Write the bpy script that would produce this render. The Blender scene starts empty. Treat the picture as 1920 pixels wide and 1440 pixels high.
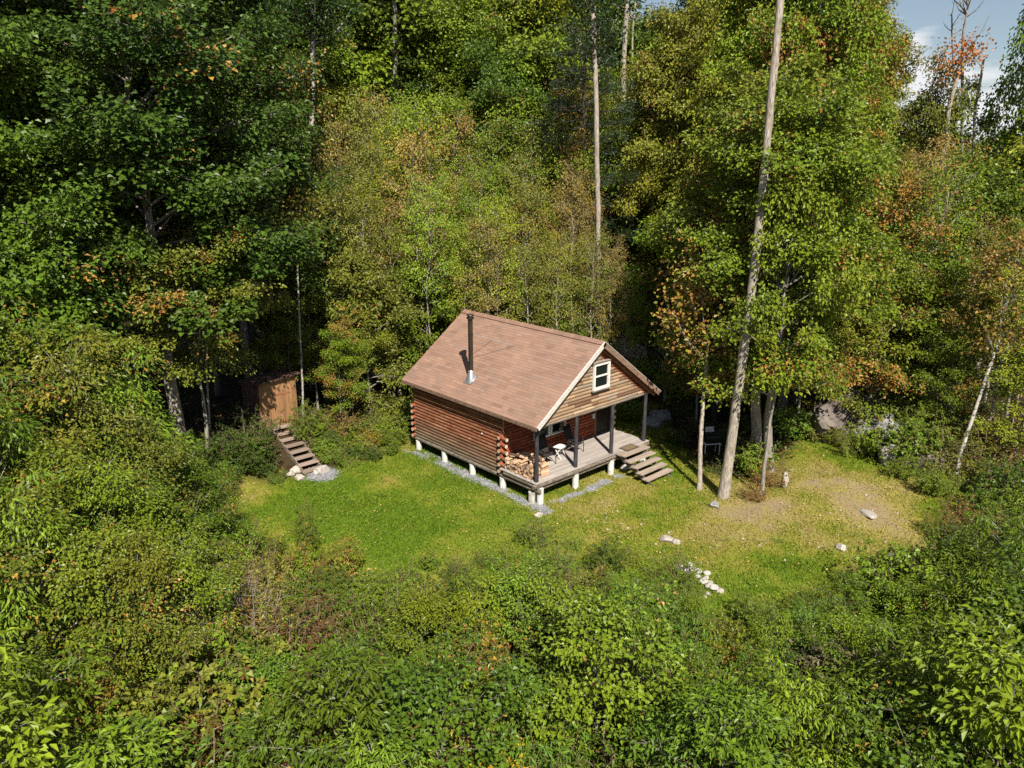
import bpy, bmesh, math, random
import numpy as np
from mathutils import Vector, Matrix, noise as mnoise

random.seed(7)
sc = bpy.context.scene
COL = sc.collection
rad = math.radians

# ------------------------------------------------------------------ camera
CAM = np.array([-19.188, -19.381, 12.151])
AZ, PIT, ROL, FPX = 0.746, -0.291, 0.002, 1452.2          # f in pixels of a 1920 px wide frame
_fw = np.array([math.sin(AZ)*math.cos(PIT), math.cos(AZ)*math.cos(PIT), math.sin(PIT)])
_r0 = np.array([math.cos(AZ), -math.sin(AZ), 0.0]); _u0 = np.cross(_r0, _fw)
_rt = math.cos(ROL)*_r0 + math.sin(ROL)*_u0; _up = -math.sin(ROL)*_r0 + math.cos(ROL)*_u0
RH = np.array([math.cos(AZ), -math.sin(AZ)]); FH = np.array([math.sin(AZ), math.cos(AZ)])
cam_d = bpy.data.cameras.new('camera'); cam = bpy.data.objects.new('camera', cam_d); COL.objects.link(cam)
cam_d.sensor_width = 36; cam_d.lens = FPX/1920*36; cam_d.clip_end = 6000; cam_d.clip_start = .1
M = Matrix(((_rt[0], _up[0], -_fw[0], CAM[0]), (_rt[1], _up[1], -_fw[1], CAM[1]), (_rt[2], _up[2], -_fw[2], CAM[2]), (0, 0, 0, 1)))
cam.matrix_world = M
sc.camera = cam

# ------------------------------------------------------------------ numeric helpers
_rs = np.random.RandomState(11); _TAB = _rs.rand(256, 256)
def vnoise(x, y, s=1.0, seed=0):
    x = np.asarray(x, float)/s + 37.7*seed + 500; y = np.asarray(y, float)/s + 11.3*seed + 500
    xi = np.floor(x).astype(int); yi = np.floor(y).astype(int); fx = x-xi; fy = y-yi
    fx = fx*fx*(3-2*fx); fy = fy*fy*(3-2*fy)
    g = lambda i, j: _TAB[i % 256, j % 256]
    return (g(xi, yi)*(1-fx)+g(xi+1, yi)*fx)*(1-fy)+(g(xi, yi+1)*(1-fx)+g(xi+1, yi+1)*fx)*fy
def fbm(x, y, s, seed=0, o=3):
    r = 0; a = .5; t = 0
    for k in range(o):
        r = r + a*vnoise(x, y, s/2**k, seed+k*7); t += a; a *= .55
    return r/t
def sst(a, b, x):
    t = np.clip((np.asarray(x, float)-a)/(b-a), 0, 1); return t*t*(3-2*t)
def sd(x, y):
    dx = np.asarray(x, float)-CAM[0]; dy = np.asarray(y, float)-CAM[1]
    return dx*RH[0]+dy*RH[1], dx*FH[0]+dy*FH[1]
def xy(s, d): return CAM[0]+RH[0]*s+FH[0]*d, CAM[1]+RH[1]*s+FH[1]*d
def sp(x, k=.6): return np.log1p(np.exp(np.clip(np.asarray(x, float)/k, -40, 40)))*k
def ground(x, y):
    x = np.asarray(x, float); y = np.asarray(y, float); s, d = sd(x, y)
    z = -.88 + 0*x - .012*np.clip(x, -5, 10)
    z = z - .17*np.clip(sp(19.5-d), 0, 40)
    z = z + .06*np.clip(sp(d-40, 2), 0, 60) - .02*np.clip(sp(d-140, 5), 0, 400)
    z = z + 1.25*sst(8.7, 11.4, y)*sst(1.5, -3.2, x)*sst(-60, -9, s)
    z = z + .045*np.clip(sp(s-9, 1), 0, 14)*sst(24, 32, d)
    nb = sst(1.5, 4, np.maximum(np.abs(x-3.4)-3.6, np.abs(y-4)-4.2))
    return z + nb*(.22*(fbm(x, y, 5, 3)-.5)) + sst(3, 8, np.maximum(np.abs(x-3.4)-3.6, np.abs(y-4)-4.2))*(.5*(fbm(x, y, 14, 9)-.5))
def rayd(px, py): return _fw+_rt*(px-960)/FPX-_up*(py-720)/FPX
def at(px, py, z=None):
    d = rayd(px, py); zz = -.9 if z is None else z
    for _ in range(12):
        t = (zz-CAM[2])/d[2]; p = CAM+d*t
        if z is not None: break
        zz = .5*zz+.5*float(ground(p[0], p[1]))
    return p
def col_at(px, d):                         # ground point in image column px at horizontal distance d
    z = -.9
    for _ in range(6):
        dep = d*math.cos(PIT)+(CAM[2]-z)*math.sin(-PIT); s = (px-960)/FPX*dep
        x, y = xy(s, d); z = float(ground(x, y))
    return x, y, z
def z_at(d, py): return CAM[2]+d*math.tan(math.atan((720-py)/FPX)+PIT)
def d_for(top, h, px):                     # distance at which a plant of height h shows its top at row top
    d = 20.
    for _ in range(30):
        x, y, z = col_at(px, d); a = math.tan(math.atan((720-top)/FPX)+PIT)
        d = .6*d+.4*max(6, (z+h-CAM[2])/a)
    return d

# ------------------------------------------------------------------ mesh helpers
def mesh(name, V, F, mats, attr=None, mi=None, smooth=False):
    V = np.asarray(V, np.float32); F = np.asarray(F, np.int32); n = F.shape[1]
    me = bpy.data.meshes.new(name)
    me.vertices.add(len(V)); me.vertices.foreach_set('co', V.ravel())
    me.loops.add(F.size); me.loops.foreach_set('vertex_index', F.ravel())
    me.polygons.add(len(F)); me.polygons.foreach_set('loop_start', np.arange(0, F.size, n, dtype=np.int32))
    me.polygons.foreach_set('loop_total', np.full(len(F), n, np.int32))
    if mi is not None: me.polygons.foreach_set('material_index', np.asarray(mi, np.int32))
    me.polygons.foreach_set('use_smooth', np.full(len(F), smooth, bool))
    me.update(calc_edges=True)
    for m in (mats if isinstance(mats, (list, tuple)) else [mats]): me.materials.append(m)
    for k, a in (attr or {}).items():
        a = np.asarray(a, np.float32)
        if a.ndim == 1: a = np.stack([a, a, a], 1)
        a = np.concatenate([a, np.ones((len(a), 1), np.float32)], 1)
        me.attributes.new(k, 'FLOAT_COLOR', 'POINT').data.foreach_set('color', a.ravel())
    return me
def link(name, me, parent=None, loc=None, rot=None, scale=None):
    o = bpy.data.objects.new(name, me); COL.objects.link(o)
    if parent: o.parent = parent
    if loc is not None: o.location = loc
    if rot is not None: o.rotation_euler = rot
    if scale is not None: o.scale = (scale,)*3 if np.isscalar(scale) else scale
    return o
def tag(o, label=None, cat=None, group=None, kind=None):
    if label: o['label'] = label
    if cat: o['category'] = cat
    if group: o['group'] = group
    if kind: o['kind'] = kind
    return o
def thing(name, label, cat, loc=(0, 0, 0), rz=0, group=None):
    o = link(name, None, None, loc, (0, 0, rz)); o.empty_display_size = .2
    return tag(o, label, cat, group)

class MB:
    """collects boxes, tubes and faces (quads/tris mixed) with material slots, builds ONE mesh"""
    def __init__(s): s.v = []; s.f = []; s.m = []; s.sm = []
    def add(s, V, F, m=0, smooth=False):
        b = len(s.v); s.v += [tuple(map(float, p)) for p in V]
        for f in F: s.f.append([i+b for i in f]); s.m.append(m); s.sm.append(smooth)
        return s
    def box(s, x0, x1, y0, y1, z0, z1, m=0, T=None):
        V = [(x, y, z) for z in (z0, z1) for y in (y0, y1) for x in (x0, x1)]
        if T: V = [T @ Vector(p) for p in V]
        return s.add(V, [(0, 2, 3, 1), (4, 5, 7, 6), (0, 1, 5, 4), (2, 6, 7, 3), (0, 4, 6, 2), (1, 3, 7, 5)], m)
    def beam(s, a, b, w, h, m=0, up=(0, 0, 1)):
        a = Vector(a); b = Vector(b); d = (b-a); L = d.length; d.normalize()
        u = Vector(up); x = d.cross(u)
        if x.length < 1e-3: x = d.cross(Vector((1, 0, 0)))
        x.normalize(); u = x.cross(d)
        T = Matrix(((x.x, d.x, u.x, a.x), (x.y, d.y, u.y, a.y), (x.z, d.z, u.z, a.z), (0, 0, 0, 1)))
        return s.box(-w/2, w/2, 0, L, -h/2, h/2, m, T)
    def tube(s, pts, r, n=8, m=0, cap=True, mcap=None, smooth=True):
        pts = [Vector(p) for p in pts]; k = len(pts)
        r = [r]*k if np.isscalar(r) else list(r)
        V = []; ref = None
        for i, p in enumerate(pts):
            t = (pts[min(i+1, k-1)]-pts[max(i-1, 0)]).normalized()
            if ref is None: ref = Vector((0, 0, 1)) if abs(t.z) < .9 else Vector((1, 0, 0))
            x = (ref-t*ref.dot(t)).normalized(); y = t.cross(x); ref = x
            for j in range(n):
                a = 2*math.pi*j/n; V.append(p+(x*math.cos(a)+y*math.sin(a))*r[i])
        F = [(i*n+j, i*n+(j+1) % n, (i+1)*n+(j+1) % n, (i+1)*n+j) for i in range(k-1) for j in range(n)]
        s.add(V, F, m, smooth)
        if cap:
            s.add(V[:n], [tuple(range(n))[::-1]], m if mcap is None else mcap); s.add(V[-n:], [tuple(range(n))], m if mcap is None else mcap)
        return s
    def build(s, name, mats, parent=None, loc=None, rot=None):
        me = bpy.data.meshes.new(name); me.from_pydata(s.v, [], s.f); me.update()
        for m in (mats if isinstance(mats, (list, tuple)) else [mats]): me.materials.append(m)
        me.polygons.foreach_set('material_index', s.m); me.polygons.foreach_set('use_smooth', s.sm)
        return link(name, me, parent, loc, rot)

# ------------------------------------------------------------------ materials
def nodes(name):
    m = bpy.data.materials.new(name); m.use_nodes = True; nt = m.node_tree; nt.nodes.clear()
    out = nt.nodes.new('ShaderNodeOutputMaterial')
    return m, nt, out
def N(nt, t, **k):
    n = nt.nodes.new('ShaderNode'+t)
    for a, b in k.items(): setattr(n, a, b)
    return n
def L(nt, a, b): nt.links.new(a, b)
def mixc(nt, fac, a, b, blend='MIX'):
    n = N(nt, 'Mix', data_type='RGBA', blend_type=blend)
    for sock, v in ((n.inputs[0], fac), (n.inputs[6], a), (n.inputs[7], b)):
        if hasattr(v, 'links'): L(nt, v, sock)
        elif isinstance(v, (int, float)): sock.default_value = v
        else: sock.default_value = (*v, 1)
    return n.outputs[2]
def mth(nt, op, a, b=0.0, c=None):
    n = N(nt, 'Math', operation=op)
    for i, v in enumerate((a, b) if c is None else (a, b, c)):
        if hasattr(v, 'links'): L(nt, v, n.inputs[i])
        else: n.inputs[i].default_value = v
    return n.outputs[0]
def ramp(nt, fac, stops, interp='LINEAR'):
    n = N(nt, 'ValToRGB'); cr = n.color_ramp; cr.interpolation = interp
    while len(cr.elements) < len(stops): cr.elements.new(.5)
    for e, (p, c) in zip(cr.elements, stops): e.position = p; e.color = (*c, 1)
    L(nt, fac, n.inputs[0]); return n.outputs[0]
def noise_tex(nt, scale, stretch=(1, 1, 1), detail=5, rough=.6, space='Object'):
    tc = N(nt, 'TexCoord'); mp = N(nt, 'Mapping'); mp.inputs['Scale'].default_value = stretch
    L(nt, tc.outputs[space], mp.inputs[0]); n = N(nt, 'TexNoise')
    n.inputs['Scale'].default_value = scale; n.inputs['Detail'].default_value = detail; n.inputs['Roughness'].default_value = rough
    L(nt, mp.outputs[0], n.inputs['Vector']); return n.outputs['Fac']
def surf(name, stops, scale=6, stretch=(1, 1, 1), rough=.8, bump=.3, spec=.25, metal=0., wear=None, rnd=0., bdist=.02):
    """stops: colour ramp over a stretched noise; wear=(scale, stops lo, colour): patches of another colour"""
    m, nt, out = nodes(name); f = noise_tex(nt, scale, stretch)
    c = ramp(nt, f, stops)
    if wear:
        w = noise_tex(nt, wear[0], wear[3] if len(wear) > 3 else (1, 1, 1), 3)
        wf = ramp(nt, w, [(wear[1], (0, 0, 0)), (min(1, wear[1]+.16), (1, 1, 1))]); c = mixc(nt, wf, c, wear[2])
    if rnd:
        oi = N(nt, 'ObjectInfo'); k = mth(nt, 'MULTIPLY_ADD', oi.outputs['Random'], rnd*2, 1-rnd)
        v = N(nt, 'VectorMath', operation='SCALE'); L(nt, c, v.inputs[0]); L(nt, k, v.inputs['Scale']); c = v.outputs[0]
    b = N(nt, 'BsdfPrincipled'); L(nt, c, b.inputs['Base Color']); b.inputs['Roughness'].default_value = rough
    b.inputs['Specular IOR Level'].default_value = spec; b.inputs['Metallic'].default_value = metal
    if bump:
        bp = N(nt, 'Bump'); bp.inputs['Strength'].default_value = bump; bp.inputs['Distance'].default_value = bdist
        L(nt, f, bp.inputs['Height']); L(nt, bp.outputs[0], b.inputs['Normal'])
    L(nt, b.outputs[0], out.inputs[0]); return m
def plain(name, c, rough=.6, metal=0., spec=.4): return surf(name, [(.3, tuple(v*.85 for v in c)), (.7, tuple(min(1, v*1.12) for v in c))], 9, rough=rough, metal=metal, spec=spec, bump=.08)

def leaf_material():
    m, nt, out = nodes('leaf')
    at_ = N(nt, 'Attribute', attribute_name='lf'); sep = N(nt, 'SeparateColor'); L(nt, at_.outputs['Color'], sep.inputs[0])
    r, g, b = sep.outputs[0], sep.outputs[1], sep.outputs[2]
    oi = N(nt, 'ObjectInfo')
    k = mth(nt, 'MULTIPLY_ADD', r, .9, .55); v = N(nt, 'VectorMath', operation='SCALE'); L(nt, oi.outputs['Color'], v.inputs[0]); L(nt, k, v.inputs['Scale'])
    base = mixc(nt, 1., v.outputs[0], (1.28, 1.08, .72), 'MULTIPLY'); base = mixc(nt, g, v.outputs[0], base)
    aut = ramp(nt, r, [(0, (.15, .06, .018)), (.35, (.28, .125, .028)), (.7, (.40, .235, .045)), (1, (.36, .27, .05))])
    roll = mth(nt, 'ADD', mth(nt, 'MULTIPLY', b, .24), mth(nt, 'MULTIPLY', g, .76))
    fac = mth(nt, 'LESS_THAN', roll, oi.outputs['Alpha'])
    c = mixc(nt, fac, base, aut)
    df = N(nt, 'BsdfDiffuse'); L(nt, c, df.inputs[0]); tr = N(nt, 'BsdfTranslucent')
    c2 = mixc(nt, 1., c, (1.25, 1.2, .6), 'MULTIPLY'); L(nt, c2, tr.inputs[0])
    mx = N(nt, 'MixShader'); mx.inputs[0].default_value = .17; L(nt, df.outputs[0], mx.inputs[1]); L(nt, tr.outputs[0], mx.inputs[2])
    gl = N(nt, 'BsdfGlossy'); gl.inputs['Roughness'].default_value = .40; gl.inputs[0].default_value = (1, 1, 1, 1)
    fr = N(nt, 'Fresnel'); fr.inputs[0].default_value = 1.42
    m2 = N(nt, 'MixShader'); L(nt, mth(nt, 'MULTIPLY', fr.outputs[0], .42), m2.inputs[0]); L(nt, mx.outputs[0], m2.inputs[1]); L(nt, gl.outputs[0], m2.inputs[2])
    L(nt, m2.outputs[0], out.inputs[0]); return m
LEAF = leaf_material()

def lawn_color(nt):
    """colour of short grass from the 'dry' attribute plus fine noise; returns (grass colour, attribute separate)"""
    a = N(nt, 'Attribute', attribute_name='gr'); s = N(nt, 'SeparateColor'); L(nt, a.outputs['Color'], s.inputs[0])
    n = noise_tex(nt, 1.7, detail=8, rough=.7)
    n2 = noise_tex(nt, 7, detail=4, rough=.7); d = mth(nt, 'ADD', mth(nt, 'ADD', s.outputs[1], mth(nt, 'MULTIPLY_ADD', n, .9, -.45)), mth(nt, 'MULTIPLY_ADD', n2, .6, -.3))
    c = ramp(nt, d, [(.10, (.11, .175, .014)), (.32, (.175, .22, .022)), (.52, (.255, .24, .042)), (.76, (.33, .27, .09)), (1., (.30, .225, .13))])
    return c, s
def ground_material():
    m, nt, out = nodes('ground'); c, s = lawn_color(nt)
    fine = noise_tex(nt, 16, detail=6, rough=.75)
    c = mixc(nt, 1., c, ramp(nt, fine, [(.3, (.55, .55, .5)), (.65, (1.2, 1.2, 1.15))]), 'MULTIPLY')
    litter = ramp(nt, noise_tex(nt, 5, detail=8, rough=.75), [(.3, (.018, .012, .007)), (.5, (.055, .034, .017)), (.68, (.035, .045, .012)), (.8, (.10, .06, .025))])
    c = mixc(nt, s.outputs[0], litter, c)
    grav = ramp(nt, noise_tex(nt, 22, detail=4), [(.3, (.13, .13, .14)), (.7, (.36, .36, .39))])
    c = mixc(nt, s.outputs[2], c, grav)
    b = N(nt, 'BsdfPrincipled'); L(nt, c, b.inputs['Base Color']); b.inputs['Roughness'].default_value = .95; b.inputs['Specular IOR Level'].default_value = .1
    bp = N(nt, 'Bump'); bp.inputs['Strength'].default_value = .6; bp.inputs['Distance'].default_value = .05; L(nt, fine, bp.inputs['Height']); L(nt, bp.outputs[0], b.inputs['Normal'])
    L(nt, b.outputs[0], out.inputs[0]); return m
def grass_material():
    m, nt, out = nodes('grass_blade'); c, s = lawn_color(nt)
    v = N(nt, 'VectorMath', operation='SCALE'); L(nt, c, v.inputs[0]); L(nt, mth(nt, 'MULTIPLY_ADD', s.outputs[2], .9, .62), v.inputs['Scale'])
    df = N(nt, 'BsdfDiffuse'); L(nt, v.outputs[0], df.inputs[0]); tr = N(nt, 'BsdfTranslucent'); L(nt, v.outputs[0], tr.inputs[0])
    mx = N(nt, 'MixShader'); mx.inputs[0].default_value = .3; L(nt, df.outputs[0], mx.inputs[1]); L(nt, tr.outputs[0], mx.inputs[2]); L(nt, mx.outputs[0], out.inputs[0]); return m

def log_material(name, along, lo, mid, hi, grey_z=None):
    """stained logs with lengthwise grain, scuffs and bleached flecks; along = 0 x / 1 y"""
    m, nt, out = nodes(name); st = [7, 7, 7]; st[along] = .55
    f = noise_tex(nt, 2.2, tuple(st), 6, .65)
    c = ramp(nt, f, [(.28, lo), (.52, mid), (.74, hi)])
    st2 = [16, 16, 16]; st2[along] = 3.
    fl = noise_tex(nt, 1.6, tuple(st2), 3, .6); c = mixc(nt, ramp(nt, fl, [(.59, (0, 0, 0)), (.68, (1, 1, 1))]), c, (.46, .29, .17))
    tcz = N(nt, 'TexCoord'); sz = N(nt, 'SeparateXYZ'); L(nt, tcz.outputs['Object'], sz.inputs[0]); wn = N(nt, 'TexWhiteNoise', noise_dimensions='1D'); L(nt, mth(nt, 'FLOOR', mth(nt, 'MULTIPLY_ADD', sz.outputs[2], 1/.1425, .5+.19/.1425 if along else .5+.12/.1425)), wn.inputs['W'])
    vs = N(nt, 'VectorMath', operation='SCALE'); L(nt, c, vs.inputs[0]); L(nt, mth(nt, 'MULTIPLY_ADD', wn.outputs[0], .5, .72), vs.inputs['Scale']); c = vs.outputs[0]
    if grey_z is not None:
        tc = N(nt, 'TexCoord'); sx = N(nt, 'SeparateXYZ'); L(nt, tc.outputs['Object'], sx.inputs[0])
        w = mth(nt, 'ADD', sx.outputs[2], mth(nt, 'MULTIPLY_ADD', noise_tex(nt, 1.1, detail=4), .7, -.35))
        g = N(nt, 'MapRange'); g.inputs[1].default_value = grey_z+.75; g.inputs[2].default_value = grey_z-.3; L(nt, w, g.inputs[0])
        c = mixc(nt, g.outputs[0], c, ramp(nt, f, [(.3, (.085, .06, .038)), (.7, (.26, .20, .13))]))
    b = N(nt, 'BsdfPrincipled'); L(nt, c, b.inputs['Base Color']); b.inputs['Roughness'].default_value = .75; b.inputs['Specular IOR Level'].default_value = .15
    bp = N(nt, 'Bump'); bp.inputs['Strength'].default_value = .8; bp.inputs['Distance'].default_value = .02; L(nt, f, bp.inputs['Height']); L(nt, bp.outputs[0], b.inputs['Normal'])
    L(nt, b.outputs[0], out.inputs[0]); return m
def attr_wood(name, along, rough=.75):
    """wood whose board-to-board colour comes from a per-board vertex attribute, with grain along one axis"""
    m, nt, out = nodes(name); a = N(nt, 'Attribute', attribute_name='bd'); st = [9, 9, 9]; st[along] = .7
    f = noise_tex(nt, 2.5, tuple(st), 6, .65)
    c = mixc(nt, 1., a.outputs['Color'], ramp(nt, f, [(.28, (.52, .48, .44)), (.5, (1, 1, 1)), (.75, (1.2, 1.2, 1.2))]), 'MULTIPLY')
    b = N(nt, 'BsdfPrincipled'); L(nt, c, b.inputs['Base Color']); b.inputs['Roughness'].default_value = rough; b.inputs['Specular IOR Level'].default_value = .25
    bp = N(nt, 'Bump'); bp.inputs['Strength'].default_value = .4; bp.inputs['Distance'].default_value = .015; L(nt, f, bp.inputs['Height']); L(nt, bp.outputs[0], b.inputs['Normal'])
    L(nt, b.outputs[0], out.inputs[0]); return m
def shingle_material():
    m, nt, out = nodes('asphalt_shingle'); a = N(nt, 'Attribute', attribute_name='bd')
    f = noise_tex(nt, 60, detail=3); big = noise_tex(nt, .8, detail=3)
    c = mixc(nt, 1., a.outputs['Color'], ramp(nt, f, [(.3, (.78, .78, .78)), (.7, (1.18, 1.18, 1.18))]), 'MULTIPLY')
    c = mixc(nt, 1., c, ramp(nt, big, [(.3, (.88, .9, .92)), (.7, (1.08, 1.06, 1.04))]), 'MULTIPLY')
    b = N(nt, 'BsdfPrincipled'); L(nt, c, b.inputs['Base Color']); b.inputs['Roughness'].default_value = .9; b.inputs['Specular IOR Level'].default_value = .15
    bp = N(nt, 'Bump'); bp.inputs['Strength'].default_value = .4; bp.inputs['Distance'].default_value = .006; L(nt, f, bp.inputs['Height']); L(nt, bp.outputs[0], b.inputs['Normal'])
    L(nt, b.outputs[0], out.inputs[0]); return m
def glass_material():
    m, nt, out = nodes('window_glass'); b = N(nt, 'BsdfPrincipled'); b.inputs['Base Color'].default_value = (.012, .016, .012, 1)
    b.inputs['Roughness'].default_value = .06; b.inputs['Specular IOR Level'].default_value = .6; L(nt, b.outputs[0], out.inputs[0]); return m

W = {
 'bark_grey': surf('bark_grey', [(.3, (.10, .085, .07)), (.5, (.25, .22, .18)), (.72, (.42, .39, .33))], 3, (5, 5, .9), .9, .6, wear=(1.4, .55, (.11, .10, .07))),
 'bark_pale': surf('bark_pale', [(.3, (.14, .11, .085)), (.5, (.34, .29, .23)), (.75, (.56, .50, .42))], 3.4, (6, 6, 1.1), .9, .8, wear=(1.1, .54, (.22, .165, .11))),
 'bark_white': surf('bark_white', [(.32, (.05, .042, .036)), (.46, (.36, .33, .28)), (.8, (.52, .49, .43))], 4, (2, 2, 3.5), .8, .3, wear=(1.2, .62, (.28, .2, .12))),
 'bark_brown': surf('bark_brown', [(.3, (.09, .055, .035)), (.55, (.24, .16, .10)), (.75, (.38, .29, .2))], 4, (5, 5, .8), .9, .5),
 'bark_dark': surf('bark_dark', [(.3, (.02, .016, .012)), (.6, (.07, .055, .04))], 4, (5, 5, .8), .9, .5),
 'log_y': log_material('log_y', 1, (.115, .036, .017), (.25, .092, .045), (.39, .18, .10), .12),
 'log_x': log_material('log_x', 0, (.13, .028, .014), (.29, .068, .03), (.40, .12, .055)),
 'log_end': surf('log_end', [(.3, (.38, .31, .22)), (.7, (.68, .60, .47))], 14, rough=.8, bump=.2),
 'sill': surf('sill', [(.3, (.07, .055, .04)), (.55, (.19, .155, .115)), (.78, (.36, .31, .24))], 2.4, (2, 2, 8), .85, .5),
 'siding': attr_wood('siding', 0), 'boards': attr_wood('boards', 0), 'boards_z': attr_wood('boards_z', 2), 'shingle': shingle_material(),
 'fascia_pale': surf('fascia_pale', [(.3, (.42, .38, .33)), (.7, (.68, .64, .57))], 4, (1, 1, 6), .8, .2),
 'fascia_brown': surf('fascia_brown', [(.3, (.13, .075, .05)), (.7, (.30, .19, .13))], 3, (1, 2, 5), .8, .3),
 'rafter_red': surf('rafter_red', [(.3, (.17, .06, .03)), (.7, (.38, .16, .085))], 3, (1, 2, 5), .8, .3),
 'drip': plain('drip_edge', (.74, .70, .64), .4, 0, .5), 'roof_under': plain('roof_under', (.10, .055, .035), .9),
 'post': surf('post_dark', [(.3, (.018, .015, .018)), (.55, (.045, .04, .046)), (.8, (.13, .115, .12))], 3, (5, 5, .8), .7, .5, .4),
 'beam': surf('beam_grey', [(.3, (.10, .075, .055)), (.6, (.28, .22, .17)), (.8, (.44, .37, .3))], 3, (.7, 6, 6), .85, .4),
 'concrete': surf('concrete', [(.3, (.50, .48, .43)), (.7, (.72, .70, .65))], 7, rough=.85, bump=.25, wear=(2.5, .52, (.33, .29, .22))),
 'pipe': surf('stove_pipe', [(.3, (.035, .030, .022)), (.7, (.085, .07, .05))], 5, (1, 1, .6), .42, .05, .5, .55),
 'galv': surf('galvanised', [(.3, (.55, .55, .55)), (.7, (.8, .8, .8))], 8, rough=.35, metal=.85, bump=.05),
 'black_metal': plain('black_metal', (.02, .019, .018), .45, .3), 'mesh_dark': plain('mesh_dark', (.035, .028, .024), .85),
 'frame_white': plain('frame_white', (.76, .73, .66), .5), 'glass': glass_material(),
 'door': surf('door_dark', [(.3, (.008, .007, .006)), (.7, (.035, .028, .022))], 4, (7, 7, .6), .5, .3),
 'white': plain('white_paint', (.80, .77, .70), .5), 'mat': surf('door_mat', [(.3, (.12, .08, .045)), (.7, (.27, .19, .11))], 60, rough=.95, bump=.6),
 'mat_edge': plain('mat_edge', (.06, .045, .032), .9),
 'split': surf('split_wood', [(.3, (.36, .20, .11)), (.6, (.58, .38, .24)), (.8, (.72, .54, .38))], 5, (1, 7, 7), .85, .4, rnd=.22),
 'split_bark': surf('split_bark', [(.3, (.05, .03, .02)), (.7, (.17, .11, .075))], 6, (1, 6, 6), .9, .5),
 'shed': attr_wood('shed_board', 2), 'rock': surf('rock', [(.3, (.13, .12, .11)), (.5, (.27, .26, .24)), (.72, (.44, .42, .39))], 2.2, rough=.9, bump=.7, wear=(1.3, .58, (.10, .12, .06)), bdist=.05),
 'rock_warm': surf('rock_warm', [(.3, (.07, .058, .048)), (.5, (.17, .14, .115)), (.72, (.28, .24, .205))], 1.6, rough=.9, bump=.8, wear=(.9, .56, (.09, .09, .05)), bdist=.06),
 'rock_white': surf('rock_white', [(.3, (.30, .275, .24)), (.7, (.56, .52, .46))], 5, rough=.85, bump=.4, rnd=.12),
 'rock_pale': surf('rock_pale', [(.3, (.27, .235, .195)), (.7, (.55, .50, .43))], 5, rough=.85, bump=.4, rnd=.12),
 'grave': surf('gravel_stone', [(.3, (.14, .14, .15)), (.7, (.36, .355, .37))], 5, rough=.9, bump=.2),
}
GROUND = ground_material(); GRASS = grass_material()

# ------------------------------------------------------------------ the clearing (where the short grass is)
LP = [(425, 912), (470, 905), (560, 902), (640, 882), (705, 852), (775, 815), (800, 700), (1000, 640), (1230, 760), (1275, 838), (1310, 868), (1340, 895), (1420, 905), (1475, 880), (1490, 830), (1455, 775), (1480, 752),
      (1540, 765), (1580, 800), (1640, 838), (1700, 880), (1780, 905), (1850, 950), (1800, 1010), (1730, 1070), (1640, 1110), (1500, 1150), (1360, 1175), (1200, 1150), (1050, 1110), (900, 1100), (720, 1090), (560, 1060), (450, 1000)]
LPW = np.array([at(px, py, -.9)[:2] for px, py in LP])
def poly_sd(x, y):
    x = np.asarray(x, float); y = np.asarray(y, float); ins = np.zeros(x.shape, bool); dm = np.full(x.shape, 1e9)
    n = len(LPW)
    for i in range(n):
        (ax, ay), (bx, by) = LPW[i], LPW[(i+1) % n]
        c = ((ay > y) != (by > y)) & (x < (bx-ax)*(y-ay)/(by-ay+1e-12)+ax); ins ^= c
        ex, ey = bx-ax, by-ay; t = np.clip(((x-ax)*ex+(y-ay)*ey)/(ex*ex+ey*ey), 0, 1)
        dm = np.minimum(dm, np.hypot(x-ax-t*ex, y-ay-t*ey))
    return np.where(ins, dm, -dm)
SOIL = [((1570, 915), 1.7, 0.43), ((1625, 965), 1.5, 0.39), ((1520, 885), 1.2, 0.23), ((1690, 1010), 1.6, 0.23), ((1300, 990), 1.6, 0.16), ((1130, 965), 1.2, 0.22), ((1545, 1010), 1.5, 0.20), ((1380, 960), .9, 0.39), ((1450, 945), 1., 0.27),
        ((480, 925), 1.2, 0.35), ((500, 1000), 1.1, 0.20), ((720, 905), .7, 0.16), ((1440, 1040), 2., 0.09), ((1240, 1040), 1.2, 0.12), ((1600, 845), .9, 0.27), ((1700, 920), 1.2, 0.27),
        ((850, 905), 2., -.3), ((640, 960), 2.2, -.3), ((960, 965), 1.3, -.25), ((760, 990), 2., -.22), ((1530, 835), 1.2, -.3), ((1590, 880), .6, -.3), ((1480, 1085), 1.3, -.3), ((1500, 1050), 1., -.25), ((1420, 1120), 1.6, -.3), ((1000, 1030), 2., -.2), ((870, 875), .9, -.25)]
SOILW = [(at(p[0], p[1], -.9)[:2], r, a) for p, r, a in SOIL]
GP = at(604, 891, -.85)[:2]
def fields(x, y):
    q = poly_sd(x, y); lawn = sst(-.5, .5, q+1.1*(fbm(x, y, 1.6, 5)-.5))
    s, d = sd(x, y)
    dry = .30+.12*sst(-3, 5, s)+.75*(fbm(x, y, 2.6, 21)-.5)+.5*(fbm(x, y, .9, 23)-.5)+.02*sst(8, 14, s)
    for (c, r, a) in SOILW: dry = dry+a*np.exp(-((x-c[0])**2+(y-c[1])**2)/r**2)
    n = .35*(fbm(x, y, .7, 31)-.5)
    gl = sst(.42, .22, np.maximum(np.abs(x+.08+1.3*n)+.06, np.abs(y-3.7)-4.2)*1.0)*sst(.25, .5, fbm(x, y, .8, 47))
    gf = sst(.30, .12, np.maximum(np.abs(y+.35+n), np.abs(x-2.2)-2.4))*sst(.47, .58, fbm(x, y, .9, 44))
    gp = sst(.85, .6, np.hypot(x-GP[0], y-GP[1])+1.2*n)
    return lawn, dry, np.clip(np.maximum(np.maximum(gl, gf), gp), 0, 1)

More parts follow.
